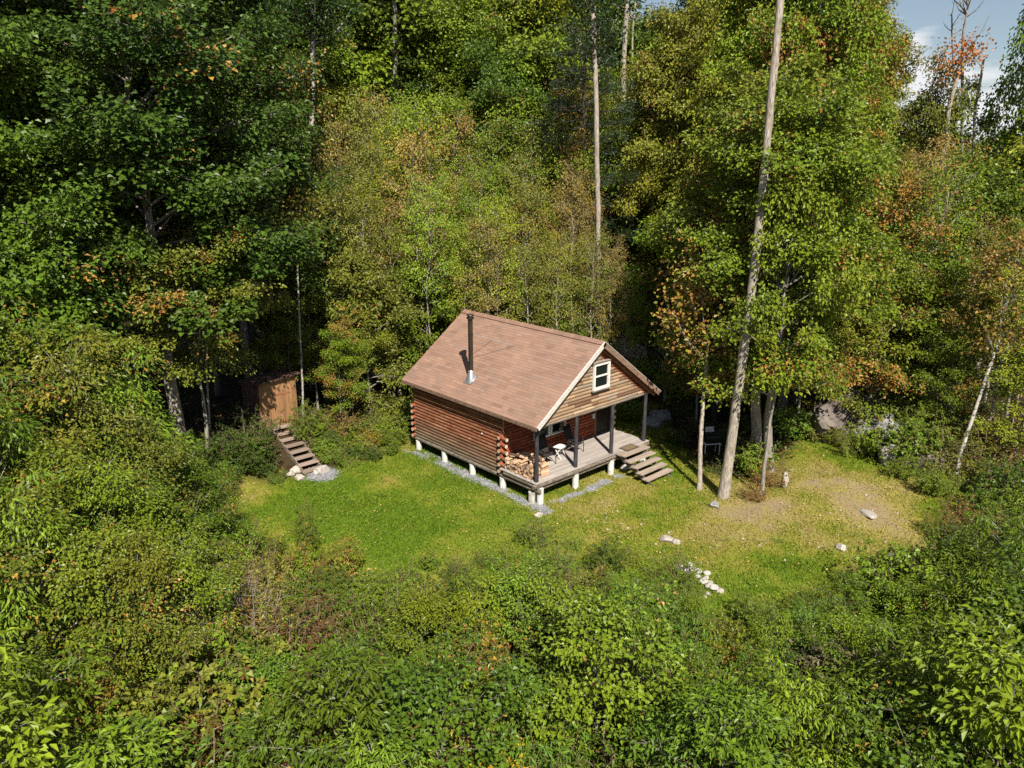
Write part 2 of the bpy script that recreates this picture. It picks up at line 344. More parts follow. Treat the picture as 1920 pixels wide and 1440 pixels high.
def axis(lo, hi, step, far_lo, far_hi):
    a = list(np.arange(lo, hi, step)); k = step
    while a[-1] < far_hi: k *= 1.35; a.append(a[-1]+k)
    k = step
    while a[0] > far_lo: k *= 1.35; a.insert(0, a[0]-k)
    return np.array(a)
S_ = axis(-26, 30, .22, -2500, 2500); D_ = axis(12, 46, .22, -300, 3500)
SS, DD = np.meshgrid(S_, D_); GX, GY = xy(SS, DD); GX = GX.ravel(); GY = GY.ravel()
gl, gd, gg = fields(GX, GY)
GZ = ground(GX, GY)
ns, nd = len(S_), len(D_); idx = np.arange(ns*nd).reshape(nd, ns)
GF = np.stack([idx[:-1, :-1].ravel(), idx[:-1, 1:].ravel(), idx[1:, 1:].ravel(), idx[1:, :-1].ravel()], 1)
g = link('ground', mesh('ground', np.stack([GX, GY, GZ], 1), GF, GROUND, {'gr': np.stack([gl, np.clip(gd, 0, 1), gg], 1)}, smooth=True))
tag(g, kind='structure')

# grass blades
rs = np.random.RandomState(3)
lo, hi = LPW.min(0)-1, LPW.max(0)+1
n = 560000; bx = rs.uniform(lo[0], hi[0], n); by = rs.uniform(lo[1], hi[1], n)
l_, d_, g_ = fields(bx, by)
cov = np.clip(1.25-1.1*sst(.6, 1.05, d_), .12, 1)*(.55+.6*fbm(bx, by, .6, 71))
keep = (rs.rand(n) < l_*cov*(1-.96*g_)) & ~((bx > .5) & (bx < 6.6) & (by > .5) & (by < 7.8))
bx, by, d_ = bx[keep], by[keep], d_[keep]; n = len(bx)
hgt = (.03+.10*rs.rand(n)**2.2)*(1.25-.6*np.clip(d_, 0, 1))*(.55+.9*fbm(bx, by, .8, 91)); az = rs.rand(n)*6.283; ln = rs.uniform(.1, .9, n); az2 = rs.rand(n)*6.283
wd = rs.uniform(.008, .024, n); bz = ground(bx, by)
P = np.stack([bx, by, bz], 1); sx = np.stack([np.cos(az), np.sin(az), 0*az], 1)*wd[:, None]
tip = P+np.stack([np.cos(az2)*ln*hgt, np.sin(az2)*ln*hgt, hgt], 1)
V = np.stack([P-sx, P+sx, tip], 1).reshape(-1, 3); A = np.repeat(np.stack([0*d_, np.clip(d_+rs.uniform(-.14, .14, n), 0, 1), rs.rand(n)], 1), 3, 0)
o = link('grass', mesh('grass', V, np.arange(3*n).reshape(-1, 3), GRASS, {'gr': A})); tag(o, 'short patchy lawn of green and straw coloured grass around the cabin', 'grass', kind='stuff')
NGRASS = n

# ------------------------------------------------------------------ leaves and plants
def unit(a): return a/(np.linalg.norm(a, axis=-1, keepdims=True)+1e-9)
def leaf_mesh(P, D, Nn, Ls, Ws, g, b, rs, lance=False, droop=.25):
    n = len(P); D = unit(D); S = unit(np.cross(D, Nn)); U = np.cross(S, D)
    Ls = np.broadcast_to(Ls, n)[:, None]; Ws = np.broadcast_to(Ws, n)[:, None]
    if not lance:
        m1 = P+D*Ls*.45
        v = np.stack([P, m1+S*Ws*.5+U*Ws*.27, P+D*Ls-U*Ls*droop*.5, m1-S*Ws*.5+U*Ws*.27], 1)
        q = np.arange(n)[:, None]*4; F = np.concatenate([q+[0, 1, 2], q+[0, 2, 3]], 0); k = 4
    else:
        a = P+D*Ls*.3; c = P+D*Ls*.68-U*Ls*droop*.3; t = P+D*Ls*.95-U*Ls*droop
        v = np.stack([P, a+S*Ws*.5, a-S*Ws*.5, c+S*Ws*.42, c-S*Ws*.42, t], 1)
        q = np.arange(n)[:, None]*6; F = np.concatenate([q+[0, 1, 2], q+[1, 3, 4], q+[1, 4, 2], q+[3, 5, 4]], 0); k = 6
    col = np.stack([np.clip(rs.normal(.5, .2, n), 0, 1), g, b], 1)
    return v.reshape(-1, 3), F, np.repeat(col, k, 0)

def tubes_mesh(name, tubes, mat):
    V = []; F = []; b = 0
    for pts, r, ns_ in tubes:
        pts = np.asarray(pts, float); k = len(pts); r = np.broadcast_to(r, k)
        t = np.gradient(pts, axis=0); t = unit(t); ref = np.array([0, 0, 1.]) if abs(t[0, 2]) < .9 else np.array([1., 0, 0])
        x = unit(ref-t*(t@ref)[:, None]); y = np.cross(t, x); a = np.arange(ns_)*2*np.pi/ns_
        rj = r[:, None]*(1+(.16*(vnoise(np.arange(k)[:, None]*.9+b, a[None]*1.6, 1, 5)-.5) if ns_ >= 9 else 0*a[None]))
        v = pts[:, None]+(x[:, None]*np.cos(a)[None, :, None]+y[:, None]*np.sin(a)[None, :, None])*rj[..., None]
        V.append(v.reshape(-1, 3)); i = np.arange(k-1)[:, None]*ns_; j = np.arange(ns_)[None]; j2 = (j+1) % ns_
        F.append(np.stack([i+j, i+j2, i+ns_+j2, i+ns_+j], -1).reshape(-1, 4)+b); b += k*ns_
    return mesh(name, np.concatenate(V), np.concatenate(F), mat, smooth=True)

def profile(kind, t):
    if kind == 'round': return .35+.65*math.sin(math.pi*min(1, .18+.82*t))**.8 if t < .98 else .25
    if kind == 'cone': return 1.05-.85*t
    if kind == 'slim': return .55+.45*math.sin(math.pi*(.15+.8*t))
    if kind == 'vase': return .45+.6*t*(1.25-t)/.4 if t < .75 else .9-.8*(t-.75)/.25
def gen_tree(seed, H, cb, R, prof='round', limbs=26, e0=25, e1=60, sr=.75, lps=110, Ls=.19, Ws=.15, tr=.22, lean=(0, 0), bark='bark_grey', droop=.3, sub=1.7, flat=.2, twig=.012, wob=.012, top=True, lance=False, lay=.0):
    rs = np.random.RandomState(seed); rr = random.Random(seed)
    zs = np.linspace(0, .95*H, 12); w = np.cumsum(rs.normal(0, wob*H, (12, 2)), 0)*np.linspace(0, 1, 12)[:, None]**.5; w[0] = 0
    tp = np.column_stack([w[:, 0]+lean[0]*(zs/H), w[:, 1]+lean[1]*(zs/H), zs])
    rt = tr*(1-.88*(zs/zs[-1])**.9); rt[0] *= 1.3
    tubes = [(tp, rt, 9)]; sprays = []
    def tpt(h): return np.array([np.interp(h, zs, tp[:, k]) for k in range(3)])
    for i in range(limbs):
        t = (i+.3+.4*rr.random())/limbs; h = H*(cb+(.97-cb)*t); az = i*2.39996+rr.uniform(-.6, .6)
        ln = R*profile(prof, t)*rr.uniform(.5, 1.22); e = rad(e0+(e1-e0)*t+rr.uniform(-10, 10)); p = tpt(h); pts = [p]
        for k in range(5):
            ee = e-rad(28)*(k/4)*(1-t*.5); az += rr.uniform(-.16, .16)
            p = p+np.array([math.cos(az)*math.cos(ee), math.sin(az)*math.cos(ee), math.sin(ee)])*ln/5; pts.append(p)
        r0 = min(np.interp(h, zs, rt)*.55, .02+.018*ln); pts = np.array(pts); tubes.append((pts, np.linspace(r0, twig*.8, 6), 5))
        nsub = max(2, int(ln*sub))
        for j in range(nsub):
            f = .3+.7*(j+rr.random())/nsub; q = np.array([np.interp(f*5, range(6), pts[:, k]) for k in range(3)])
            a2 = az+(-1)**j*rr.uniform(.4, 1.25); l2 = ln*.38*(1.15-f)+sr*.7; e2 = rr.uniform(-.25, .85)
            q2 = q+np.array([math.cos(a2)*math.cos(e2), math.sin(a2)*math.cos(e2), math.sin(e2)])*l2
            tubes.append((np.array([q, (q+q2)/2+[0, 0, .05*l2], q2]), np.array([twig, twig*.7, twig*.3]), 3))
            sprays.append((q2, q2-q)); 
            if l2 > sr*1.5: sprays.append(((q+q2)/2, q2-q))
        sprays.append((pts[-1], pts[-1]-pts[-2]))
    if top:
        for k in range(max(3, int(R*2))): sprays.append((tpt(H*rr.uniform(.9, 1.))+rs.normal(0, .25*sr, 3), rs.normal(0, 1, 3)))
    C = np.array([s[0] for s in sprays]); Dv = unit(np.array([s[1] for s in sprays])); m = len(C)
    g = np.clip(.5+.9*(np.array([mnoise.noise(Vector(c)*.45+Vector((seed, 0, 0))) for c in C]))+rs.normal(0, .13, m), 0, 1)
    cnt = rs.poisson(lps*rs.uniform(.6, 1.35, m)); I = np.repeat(np.arange(m), cnt); n = len(I)
    szs = sr*rs.uniform(.55, 1.4, m)
    a = rs.rand(n)*6.283; rad_ = np.sqrt(rs.rand(n))*szs[I]
    off = np.column_stack([np.cos(a)*rad_, np.sin(a)*rad_, rs.normal(0, flat*sr, n)-.12*rad_**2/sr])
    Dh = Dv[I]*[1, 1, .5]; off += Dh*rs.uniform(-.3, .6, n)[:, None]*sr
    Pp = C[I]+off; D = unit(off*[1, 1, .3])*.9+Dh*.5+rs.normal(0, .45, (n, 3)); D[:, 2] -= droop
    ax = np.stack([np.interp(Pp[:, 2], zs, tp[:, 0]), np.interp(Pp[:, 2], zs, tp[:, 1]), Pp[:, 2]-.35*R], 1); ow = unit(Pp-ax)
    Nn = np.array([0, 0, .55])+.55*ow+.35*unit(off)+rs.normal(0, .36, (n, 3))
    V, F, A = leaf_mesh(Pp, D, Nn, Ls*rs.uniform(.65, 1.3, n), Ws*rs.uniform(.7, 1.25, n), np.clip(g[I]+rs.normal(0, .06, n), 0, 1), rs.rand(n), rs, lance)
    return tubes_mesh('trunk', tubes, W[bark]), mesh('crown', V, F, LEAF, {'lf': A}), H

def gen_pine(seed, H, cb, R, tr=.2):
    rs = np.random.RandomState(seed); rr = random.Random(seed); zs = np.linspace(0, H, 10); tp = np.column_stack([.05*np.sin(zs), 0*zs, zs]); tubes = [(tp, tr*(1-.9*zs/H), 8)]; C = []; Dv = []
    for i in range(62):
        t = (i+rr.random())/62; h = H*(cb+(.99-cb)*t); az = i*2.39996+rr.uniform(-.5, .5); ln = R*(1.02-.85*t**1.2)*rr.uniform(.65, 1.15); e = rr.uniform(-.1, .25)
        d = np.array([math.cos(az)*math.cos(e), math.sin(az)*math.cos(e), math.sin(e)]); p = np.array([0, 0, h]); tubes.append((np.array([p, p+d*ln*.5+[0, 0, -.03*ln], p+d*ln]), np.array([.03, .02, .006]), 4))
        for k in range(int(6+ln*7)):
            f = rr.uniform(.25, 1.02); sd_ = np.array([-d[1], d[0], 0])*rr.gauss(0, .32*ln*(1.1-f)+.06); C.append(p+d*ln*f+sd_+[0, 0, rr.gauss(0, .06)]); Dv.append(d+sd_*.8)
    C = np.array(C); Dv = unit(np.array(Dv)); I = np.repeat(np.arange(len(C)), 16); n = len(I)
    D = unit(Dv[I]+rs.normal(0, .65, (n, 3))+[0, 0, .25]); V, F, A = leaf_mesh(C[I]+rs.normal(0, .09, (n, 3)), D, rs.normal(0, 1, (n, 3)), rs.uniform(.12, .24, n), .022, rs.rand(n)*.3, rs.rand(n), rs)
    return tubes_mesh('trunk', tubes, W['bark_dark']), mesh('crown', V, F, LEAF, {'lf': A}), H

def gen_shrub(seed, H, R, stems=18, twigs=10, lpt=13, Ls=.12, Ws=.06, lance=False, spread=50, tw=(.22, .5), bark='bark_brown', droop=.35, base=.25, low=.2, up=.5):
    rs = np.random.RandomState(seed); rr = random.Random(seed); tubes = []; P = []; D = []; G = []
    for i in range(stems):
        az = i*2.39996+rr.uniform(-.5, .5); q = math.sqrt((i+.5)/stems); lean = rad(spread)*q*rr.uniform(.7, 1.15); ln = H*rr.uniform(.72, 1.06)*(1-.18*q*q); p = np.array([math.cos(az)*base*q, math.sin(az)*base*q, 0.]); pts = [p]
        for k in range(5):
            ll = lean*(1.1-.12*k); d = np.array([math.cos(az)*math.sin(ll), math.sin(az)*math.sin(ll), math.cos(ll)]); p = p+d*ln/5+rs.normal(0, .02*H, 3); pts.append(p)
        pts = np.array(pts); tubes.append((pts, np.linspace(.012+.006*H, .005, 6), 4)); gg_ = rr.random()
        for j in range(twigs):
            f = low+(1-low)*(j+.5*rr.random())/(twigs-.5); c = np.array([np.interp(min(f, 1)*5, range(6), pts[:, k]) for k in range(3)]); a2 = j*2.4+rr.uniform(-.5, .5)+az
            d = np.array([math.cos(a2), math.sin(a2), rr.uniform(-.1, up)]); l2 = rr.uniform(*tw)*(1.15-.5*f)*(R/1.1); e = c+d*l2
            tubes.append((np.array([c, c+d*l2*.5+[0, 0, .03], e]), np.array([.006, .004, .002]), 3)); m = max(4, int(lpt*rr.uniform(.6, 1.35))); t = rs.rand(m)**.7
            P.append(c+(e-c)*t[:, None]+rs.normal(0, .035, (m, 3))); dd = np.tile(d, (m, 1))*.7+rs.normal(0, .6, (m, 3)); dd[:, 2] -= droop; D.append(dd); G += [min(1, max(0, .55*gg_+.45*rr.random()))]*m
    P = np.concatenate(P); D = np.concatenate(D); n = len(P)
    V, F, A = leaf_mesh(P, D, np.array([0, 0, .7])+.6*unit(P-[0, 0, .2*H])+rs.normal(0, .42, (n, 3)), Ls*rs.uniform(.6, 1.3, n), Ws*rs.uniform(.7, 1.25, n), np.array(G), rs.rand(n), rs, lance, .3)
    return tubes_mesh('stem', tubes, W[bark]), mesh('foliage', V, F, LEAF, {'lf': A}), H

PROTO = {}
def P_(k, *v): PROTO[k] = list(v)
P_('maple', *[gen_tree(100+i, H, cb, R, 'round', lm, 15, 62, .62, 120, .165, .14, .24, bark=bk, flat=.34, sub=1.55) for i, (H, cb, R, lm, bk) in enumerate([(19, .30, 4.6, 52, 'bark_grey'), (17, .28, 4.0, 46, 'bark_grey'), (20, .32, 4.4, 50, 'bark_grey'), (15, .22, 3.9, 44, 'bark_pale')])])
P_('young', *[gen_tree(140+i, H, cb, R, pf, lm, 22, 66, .46, 92, .135, .11, .09, bark='bark_grey', flat=.36, sub=1.75) for i, (H, cb, R, lm, pf) in enumerate([(8.5, .32, 2.5, 26, 'round'), (7.5, .12, 2.3, 28, 'round'), (9.5, .25, 2.4, 28, 'slim')])])
P_('birch', *[gen_tree(160+i, H, cb, R, 'slim', lm, 38, 66, .38, 38, .10, .065, .085, bark=bk, sub=2.2, flat=.4, twig=.009, wob=.01, droop=.5) for i, (H, cb, R, lm, bk) in enumerate([(10.5, .42, 1.75, 36, 'bark_pale'), (9.5, .36, 1.6, 34, 'bark_pale'), (11.5, .50, 1.9, 38, 'bark_pale'), (9, .44, 1.45, 30, 'bark_pale')])])
P_('bough', gen_tree(150, 9, .5, 3.5, 'round', 24, 4, 55, .5, 95, .135, .11, .1, flat=.3, sub=1.9))
P_('thick', gen_tree(300, 7, .05, 2.3, 'slim', 34, 20, 66, .40, 74, .135, .07, .06, flat=.42, twig=.008, droop=.5, sub=1.5), gen_tree(301, 7.5, .08, 2.5, 'vase', 32, 25, 64, .40, 70, .115, .095, .06, flat=.42, twig=.008, droop=.4, sub=1.5), gen_tree(302, 6.5, .05, 2.2, 'slim', 34, 25, 60, .40, 62, .18, .042, .06, flat=.42, twig=.008, droop=.7, sub=1.5, lance=True))
P_('bushy', gen_tree(310, 3.2, .04, 1.6, 'slim', 27, 18, 66, .32, 46, .14, .068, .035, flat=.42, twig=.006, droop=.45, sub=2.0), gen_tree(311, 3.0, .04, 1.7, 'vase', 27, 22, 62, .32, 44, .115, .094, .035, flat=.42, twig=.006, droop=.35, sub=2.0), gen_tree(312, 3.2, .04, 1.6, 'slim', 27, 22, 62, .32, 42, .175, .041, .035, flat=.42, twig=.006, droop=.65, sub=2.0, lance=True))
P_('pine', gen_pine(180, 13, .3, 3.4), gen_pine(181, 12, .12, 2.8))
P_('lance', gen_shrub(200, 2.3, 1.3, 20, 12, 15, .19, .042, True), gen_shrub(201, 2.0, 1.2, 18, 12, 15, .17, .036, True, 44))
P_('roundleaf', gen_shrub(210, 2.2, 1.3, 20, 11, 13, .13, .115), gen_shrub(211, 2.0, 1.4, 22, 11, 12, .12, .10, spread=56))
P_('oval', gen_shrub(220, 2.3, 1.3, 20, 12, 15, .14, .065), gen_shrub(221, 1.9, 1.3, 22, 11, 15, .13, .06, spread=58))
P_('weed', gen_shrub(230, 1.7, 1.0, 34, 12, 10, .115, .026, True, 34, (.12, .26), droop=.15, base=.7, low=.1), gen_shrub(231, 1.4, .9, 30, 11, 10, .10, .024, True, 38, (.12, .24), droop=.2, base=.7, low=.1))
P_('bramble', gen_shrub(240, 1.7, 1.3, 26, 9, 9, .10, .055, spread=68, low=.15), gen_shrub(241, 1.5, 1.2, 26, 9, 8, .10, .05, spread=72, low=.15))
P_('bare', gen_shrub(250, 2.2, 1.4, 26, 9, 2, .09, .04, spread=60, bark='bark_pale'))
LEAFCOUNT = {k: [len(p[1].polygons) for p in v] for k, v in PROTO.items()}

TINT = {'dark': (.034, .064, .008), 'mid': (.056, .099, .009), 'leafy': (.078, .124, .010), 'yellow': (.096, .126, .011), 'olive': (.085, .103, .015), 'bright': (.086, .13, .012), 'brown': (.125, .10, .028), 'bronze': (.12, .092, .024), 'cool': (.052, .102, .011), 'grey': (.10, .095, .055), 'gold': (.2, .165, .012), 'rust': (.085, .05, .02)}
ALL = []
def plant(kind, i, px, d, name, top=None, H=None, tint='mid', aut=.0, rz=None, zone=None, label=None, cat='tree', group=None, off=0., sxy=None, bark=None):
    x, y, z = col_at(px, d); tk, cr, h0 = PROTO[kind][i % len(PROTO[kind])]
    if H is None: H = z_at(d, top)-z
    s = H/h0; rz = random.uniform(0, 6.283) if rz is None else rz
    o = thing(name, label, cat, (x, y, z-.03+off), rz, group); o.scale = (s*(sxy or 1), s*(sxy or 1), s)
    sh = kind in ('lance', 'roundleaf', 'oval', 'weed', 'bramble', 'bare')
    t_ = link('stem' if sh else 'trunk', tk, o); c = link('foliage' if sh else 'crown', cr, o)
    if bark: t_.material_slots[0].link = 'OBJECT'; t_.material_slots[0].material = W[bark]
    k = 1.5*random.uniform(.75, 1.25)*{'birch': 1.4, 'weed': 1.2, 'thick': 1., 'bushy': 1.05, 'maple': 1.2, 'young': 1.1}.get(kind, 1.); tc = TINT[tint] if isinstance(tint, str) else tint
    c.color = (tc[0]*k*random.uniform(.93, 1.07), tc[1]*k, tc[2]*k*random.uniform(.85, 1.15), aut)
    ALL.append(dict(o=o, px=px, d=d, zone=zone, tint=tint, kind=kind, H=H, aut=aut)); return o
# ------------------------------------------------------------------ the cabin
XW, YR, YW = 6.88, 7.98, 2.10            # deck width, rear end, centre line of the porch wall
RX, RZ, EX, EZ = 3.44, 5.054, -.22, 2.371  # ridge and left eave
SL = (RZ-EZ)/(RX-EX); YF, YB = -.22, 8.42
def rz_at(x): return EZ+SL*(x-EX) if x <= RX else RZ-SL*(x-RX)
def attr_mesh(name, quads, mats, cols, parent, tri=False):
    V = np.array([p for q in quads for p in q], float); n = len(quads); k = len(quads[0])
    return link(name, mesh(name, V, np.arange(n*k).reshape(n, k), mats, {'bd': np.repeat(np.array(cols, float), k, 0)}), parent)
cabin = thing('log_cabin', 'small red-brown log cabin with shingled gable roof and covered porch', 'cabin')
rr = random.Random(5)
# left, right and rear log walls (logs run along y), porch wall (logs run along x)
for nm, xc, sgn in (('left_wall', .14, -1), ('right_wall', 6.74, 1)):
    b = MB()
    for i in range(19):
        z = -.19+.1425*i; ext = (i % 2 == 0 and z < 1.5)
        y0 = YW-.24-rr.uniform(0, .05) if ext else YW-.02; y1 = YR-.02
        n = 4; pts = [(xc+rr.uniform(-.004, .004), y0+(y1-y0)*k/n, z+rr.uniform(-.004, .004)) for k in range(n+1)]
        b.tube(pts, .077, 10, 0, mcap=1 if ext else 0)
    b.build(nm, [W['log_y'], W['log_end']], cabin)
b = MB()
for i in range(17):
    z = -.12+.1425*i; ext = (i % 2 == 0 and z < 1.45)
    for x0, x1 in ((-.06 if ext else .16, 5.6), (6.8, 6.98 if ext else 6.74)):
        if z > 2.0 and x0 < 1: x1 = 6.74
        if z > 2.0 and x0 > 6: continue
        b.tube([(x0+(x1-x0)*k/3, YW+rr.uniform(-.004, .004), z) for k in range(4)], .077, 10, 0, mcap=1)
b.build('porch_wall', [W['log_x'], W['log_end']], cabin)
b = MB()
for i in range(18):
    e_ = i % 2 == 0 and i < 12; b.tube([(-.07 if e_ else .12, YR-.02, -.12+.1425*i-.07), (6.95 if e_ else 6.76, YR-.02, -.12+.1425*i-.07)], .085 if e_ else .077, 12, 0, mcap=1 if e_ else 0)
b.build('rear_wall', [W['log_x'], W['log_end']], cabin)
# gables clad in half-log siding
def gable(name, yc, face, weather):
    Q = []; K = []; r = .072; A = [rad(a) for a in (-90, -45, 0, 45, 90)]
    i = 0; z = 2.33
    while z < RZ-.32:
        xl = (z+.24-EZ)/SL+EX; xr = XW-xl
        x = xl-rr.uniform(0, .6)
        while x < xr:
            w = rr.choice([.5, .8, 1.1, 1.5, 2.0])*rr.uniform(.8, 1.2); x0, x1 = max(x, xl), min(x+w, xr); x += w
            if x1-x0 < .05: continue
            for a0, a1 in ((x0, x1),):
                cuts = [a0, a1]
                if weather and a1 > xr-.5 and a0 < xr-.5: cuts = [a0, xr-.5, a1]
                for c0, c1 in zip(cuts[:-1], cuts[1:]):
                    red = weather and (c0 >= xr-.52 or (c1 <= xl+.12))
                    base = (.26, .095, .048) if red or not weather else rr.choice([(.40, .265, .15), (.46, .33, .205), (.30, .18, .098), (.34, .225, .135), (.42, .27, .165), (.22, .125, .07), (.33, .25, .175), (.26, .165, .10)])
                    k = rr.uniform(.72, 1.15); d = rr.uniform(0, .02)
                    for u, v in zip(A[:-1], A[1:]):
                        y_u, y_v = yc+face*(r*math.cos(u)*.8+d), yc+face*(r*math.cos(v)*.8+d); zu, zv = z+r*math.sin(u), z+r*math.sin(v)
                        q = [(c0+.002, y_u, zu), (c1-.002, y_u, zu), (c1-.002, y_v, zv), (c0+.002, y_v, zv)]
                        Q.append(q if face < 0 else q[::-1]); K.append(tuple(t*k for t in base))
        z += .142
    ztop = RZ-.22; xl = (2.2+.2-EZ)/SL+EX
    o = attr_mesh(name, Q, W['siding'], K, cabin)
    bb = MB(); yb = yc+.004*(-face); t = .08*(-face)
    V = [(xl, yb, 2.2), (XW-xl, yb, 2.2), (RX, yb, ztop), (xl, yb+t, 2.2), (XW-xl, yb+t, 2.2), (RX, yb+t, ztop)]
    bb.add(V, [(0, 1, 2), (5, 4, 3), (0, 3, 4, 1), (1, 4, 5, 2), (2, 5, 3, 0)]); bb.build('gable_backing', W['rafter_red'], o)
    return o
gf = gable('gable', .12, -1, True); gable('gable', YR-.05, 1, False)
MB().tube([(-.12, .144, 2.21), (2.3, .144, 2.22), (4.6, .144, 2.205), (7.06, .144, 2.21)], .08, 10).build('gable_beam', W['beam'], cabin)
MB().box(.2, 6.7, .26, YW-.1, 2.16, 2.22).build('porch_ceiling', W['rafter_red'], cabin)
# roof
def slope(name, left, ex, ez):
    Q = []; K = []; Lx = RX-ex if left else ex-RX; n = 32; sg = 1 if left else -1
    nx, nz = -SL/math.hypot(1, SL)*sg, 1/math.hypot(1, SL)
    def pt(t, y, h): x = (ex+(RX-ex)*t); z = ez+(RZ-ez)*t; return (x+nx*h, y, z+nz*h)
    for i in range(n):
        t0, t1 = i/n, (i+1)/n; y = YF-rr.uniform(0, .3)
        while y < YB:
            w = rr.choice([.30, .34, .45, .6]); y0, y1 = max(y, YF), min(y+w, YB); y += w
            if y1-y0 < .01: continue
            k = rr.gauss(1, .045); h = .007+rr.uniform(0, .003); c = rr.choice([(.295, .182, .128), (.31, .188, .133), (.272, .163, .115), (.285, .182, .136), (.322, .198, .141)]); c = tuple(v*k for v in c)
            q = [pt(t0, y0, h), pt(t0, y1, h), pt(t1, y1, .001), pt(t1, y0, .001)]; e = [pt(t0, y0, -.002), pt(t0, y1, -.002), pt(t0, y1, h), pt(t0, y0, h)]
            Q.append(q[::-1] if left else q); K.append(c); Q.append(e[::-1] if left else e); K.append(tuple(v*.8 for v in c))
    o = attr_mesh(name, Q, W['shingle'], K, cabin)
    b = MB(); s = -.004; T = .10
    P0 = [pt(0, YF, s), pt(0, YB, s), pt(1, YB, s), pt(1, YF, s), pt(0, YF, s-T), pt(0, YB, s-T), pt(1, YB, s-T), pt(1, YF, s-T)]
    b.add(P0, [(0, 1, 2, 3), (7, 6, 5, 4), (0, 4, 5, 1), (3, 2, 6, 7), (0, 3, 7, 4), (1, 5, 6, 2)]); b.build('roof_deck', W['roof_under'], o)
    return o, pt
roofL, ptL = slope('roof', True, EX, EZ); EXR = XW-EX+.16; roofR, ptR = slope('roof', False, EXR, RZ-SL*(EXR-RX))
# ridge cap, fascia, drip edge, rafters
Q = []; K = []
for s in (-1, 1):
    y = YF
    while y < YB:
        y1 = min(y+.3, YB); a = (RX, y, RZ+.05); bq = (RX, y1, RZ+.042); c = (RX+s*.17, y1, RZ+.042-.17*SL); d = (RX+s*.17, y, RZ+.05-.17*SL); k = rr.gauss(1, .07)
        q = [a, d, c, bq] if s < 0 else [a, bq, c, d]; e = [d, (d[0], d[1], d[2]-.035), (c[0], c[1], c[2]-.035), c]
        Q += [q, e if s < 0 else e[::-1]]; K += [(.29*k, .175*k, .124*k), (.12, .055, .04)]; y = y1
attr_mesh('ridge_cap', Q, W['shingle'], K, cabin)
def rake(b, pt, h0, h1, y0, y1, t0=0., t1=1.):
    P0 = [pt(t0, y0, h0), pt(t1, y0, h0), pt(t1, y0, h1), pt(t0, y0, h1), pt(t0, y1, h0), pt(t1, y1, h0), pt(t1, y1, h1), pt(t0, y1, h1)]
    return b.add(P0, [(0, 1, 2, 3), (7, 6, 5, 4), (0, 4, 5, 1), (1, 5, 6, 2), (2, 6, 7, 3), (3, 7, 4, 0)])
rake(MB(), ptL, -.15, -.0, YF-.035, YF-.003).build('fascia', W['fascia_pale'], cabin)
rake(MB(), ptR, -.20, -.0, YF-.035, YF-.003).build('fascia', W['fascia_brown'], cabin)
for p_ in (ptL, ptR): rake(MB(), p_, .003, .016, YF-.05, YF+.02, 0, 1 if p_ is ptL else 1).build('drip_edge', W['drip'] if p_ is ptR else W['fascia_pale'], cabin)
for p_ in (ptL, ptR): rake(MB(), p_, -.27, -.106, -.06, .04, .0, .97).build('rafter', W['rafter_red'], cabin)
for p_ in (ptL, ptR): rake(MB(), p_, -.15, -.0, YB+.003, YB+.035).build('fascia', W['fascia_brown'], cabin)
MB().box(EX-.03, EX-.003, YF, YB, EZ-.13, EZ-.012).build('eave_board', W['fascia_brown'], cabin)
# gable window with lintel log
def window(name, x0, x1, z0, z1, y, t=.07, rail=None, depth=.10):
    w = thing(name, None, None); w.parent = cabin; w.empty_display_size = .1
    return w
def win(x0, x1, z0, z1, yf, yb, fw, rail, split=False, slide=False):
    b = MB(); b.box(x0, x0+fw, yf, yb, z0, z1).box(x1-fw, x1, yf, yb, z0, z1).box(x0+fw, x1-fw, yf, yb, z1-fw, z1).box(x0+fw, x1-fw, yf, yb, z0, z0+fw)
    o = b.build('window', W['frame_white'], cabin); b = MB()
    if rail: b.box(x0+fw, x1-fw, yf+.02, yb-.03, rail-.025, rail+.025)
    i = .022; a0, a1, c0, c1 = x0+fw+.012, x1-fw-.012, z0+fw+.012, z1-fw-.012
    b.box(a0, a0+i, yf+.03, yb-.02, c0, c1).box(a1-i, a1, yf+.03, yb-.02, c0, c1).box(a0+i, a1-i, yf+.03, yb-.02, c0, c0+i)
    b.build('sash', W['frame_white'], o)
    MB().box(x0+fw, x1-fw, yb-.035, yb-.02, z0+fw, z1-fw).build('pane', W['glass'], o); return o
w = win(3.10, 4.04, 3.08, 4.14, -.065, .045, .065, 3.63)
MB().box(3.02, 4.12, -.09, .03, 3.03, 3.075).build('sill', W['beam'], w)
MB().tube([(3.02, -.01, 4.20), (4.14, -.01, 4.20)], .06, 9).build('lintel', W['beam'], w)
win(1.80, 2.70, .74, 1.62, YW-.17, YW-.07, .055, None); win(2.76, 3.64, .74, 1.62, YW-.17, YW-.07, .055, None)
# door, jambs, fixture
dr = MB().box(5.68, 6.70, YW-.05, YW+.02, .02, 1.98); o = dr.build('door', W['door'], cabin)
b = MB()
for k in range(6): b.box(5.70+k*.167, 5.70+k*.167+.155, YW-.062, YW-.05, .05, 1.95)
b.build('door_boards', W['door'], o); MB().tube([(5.78, YW-.07, .95), (5.78, YW-.13, .95), (5.84, YW-.13, .95)], .014, 8).build('handle', W['black_metal'], o)
MB().box(5.59, 5.678, YW-.10, YW+.03, 0, 2.06).box(6.702, 6.80, YW-.10, YW+.03, 0, 2.06).build('door_frame', W['rafter_red'], cabin)
b = MB().box(-.055, .055, -.09, .0, 0, .02).box(-.05, .05, -.085, -.005, .02, .2).box(-.06, .06, -.10, 0, .2, .225); o = b.build('wall_lantern', W['white'], cabin); o.location = (5.46, YW-.075, .86)
MB().tube([(.02, -.11, 0), (.02, -.135, .0)], .03, 8).build('vent', W['white'], cabin).location = (.02, 3.35, 1.16)
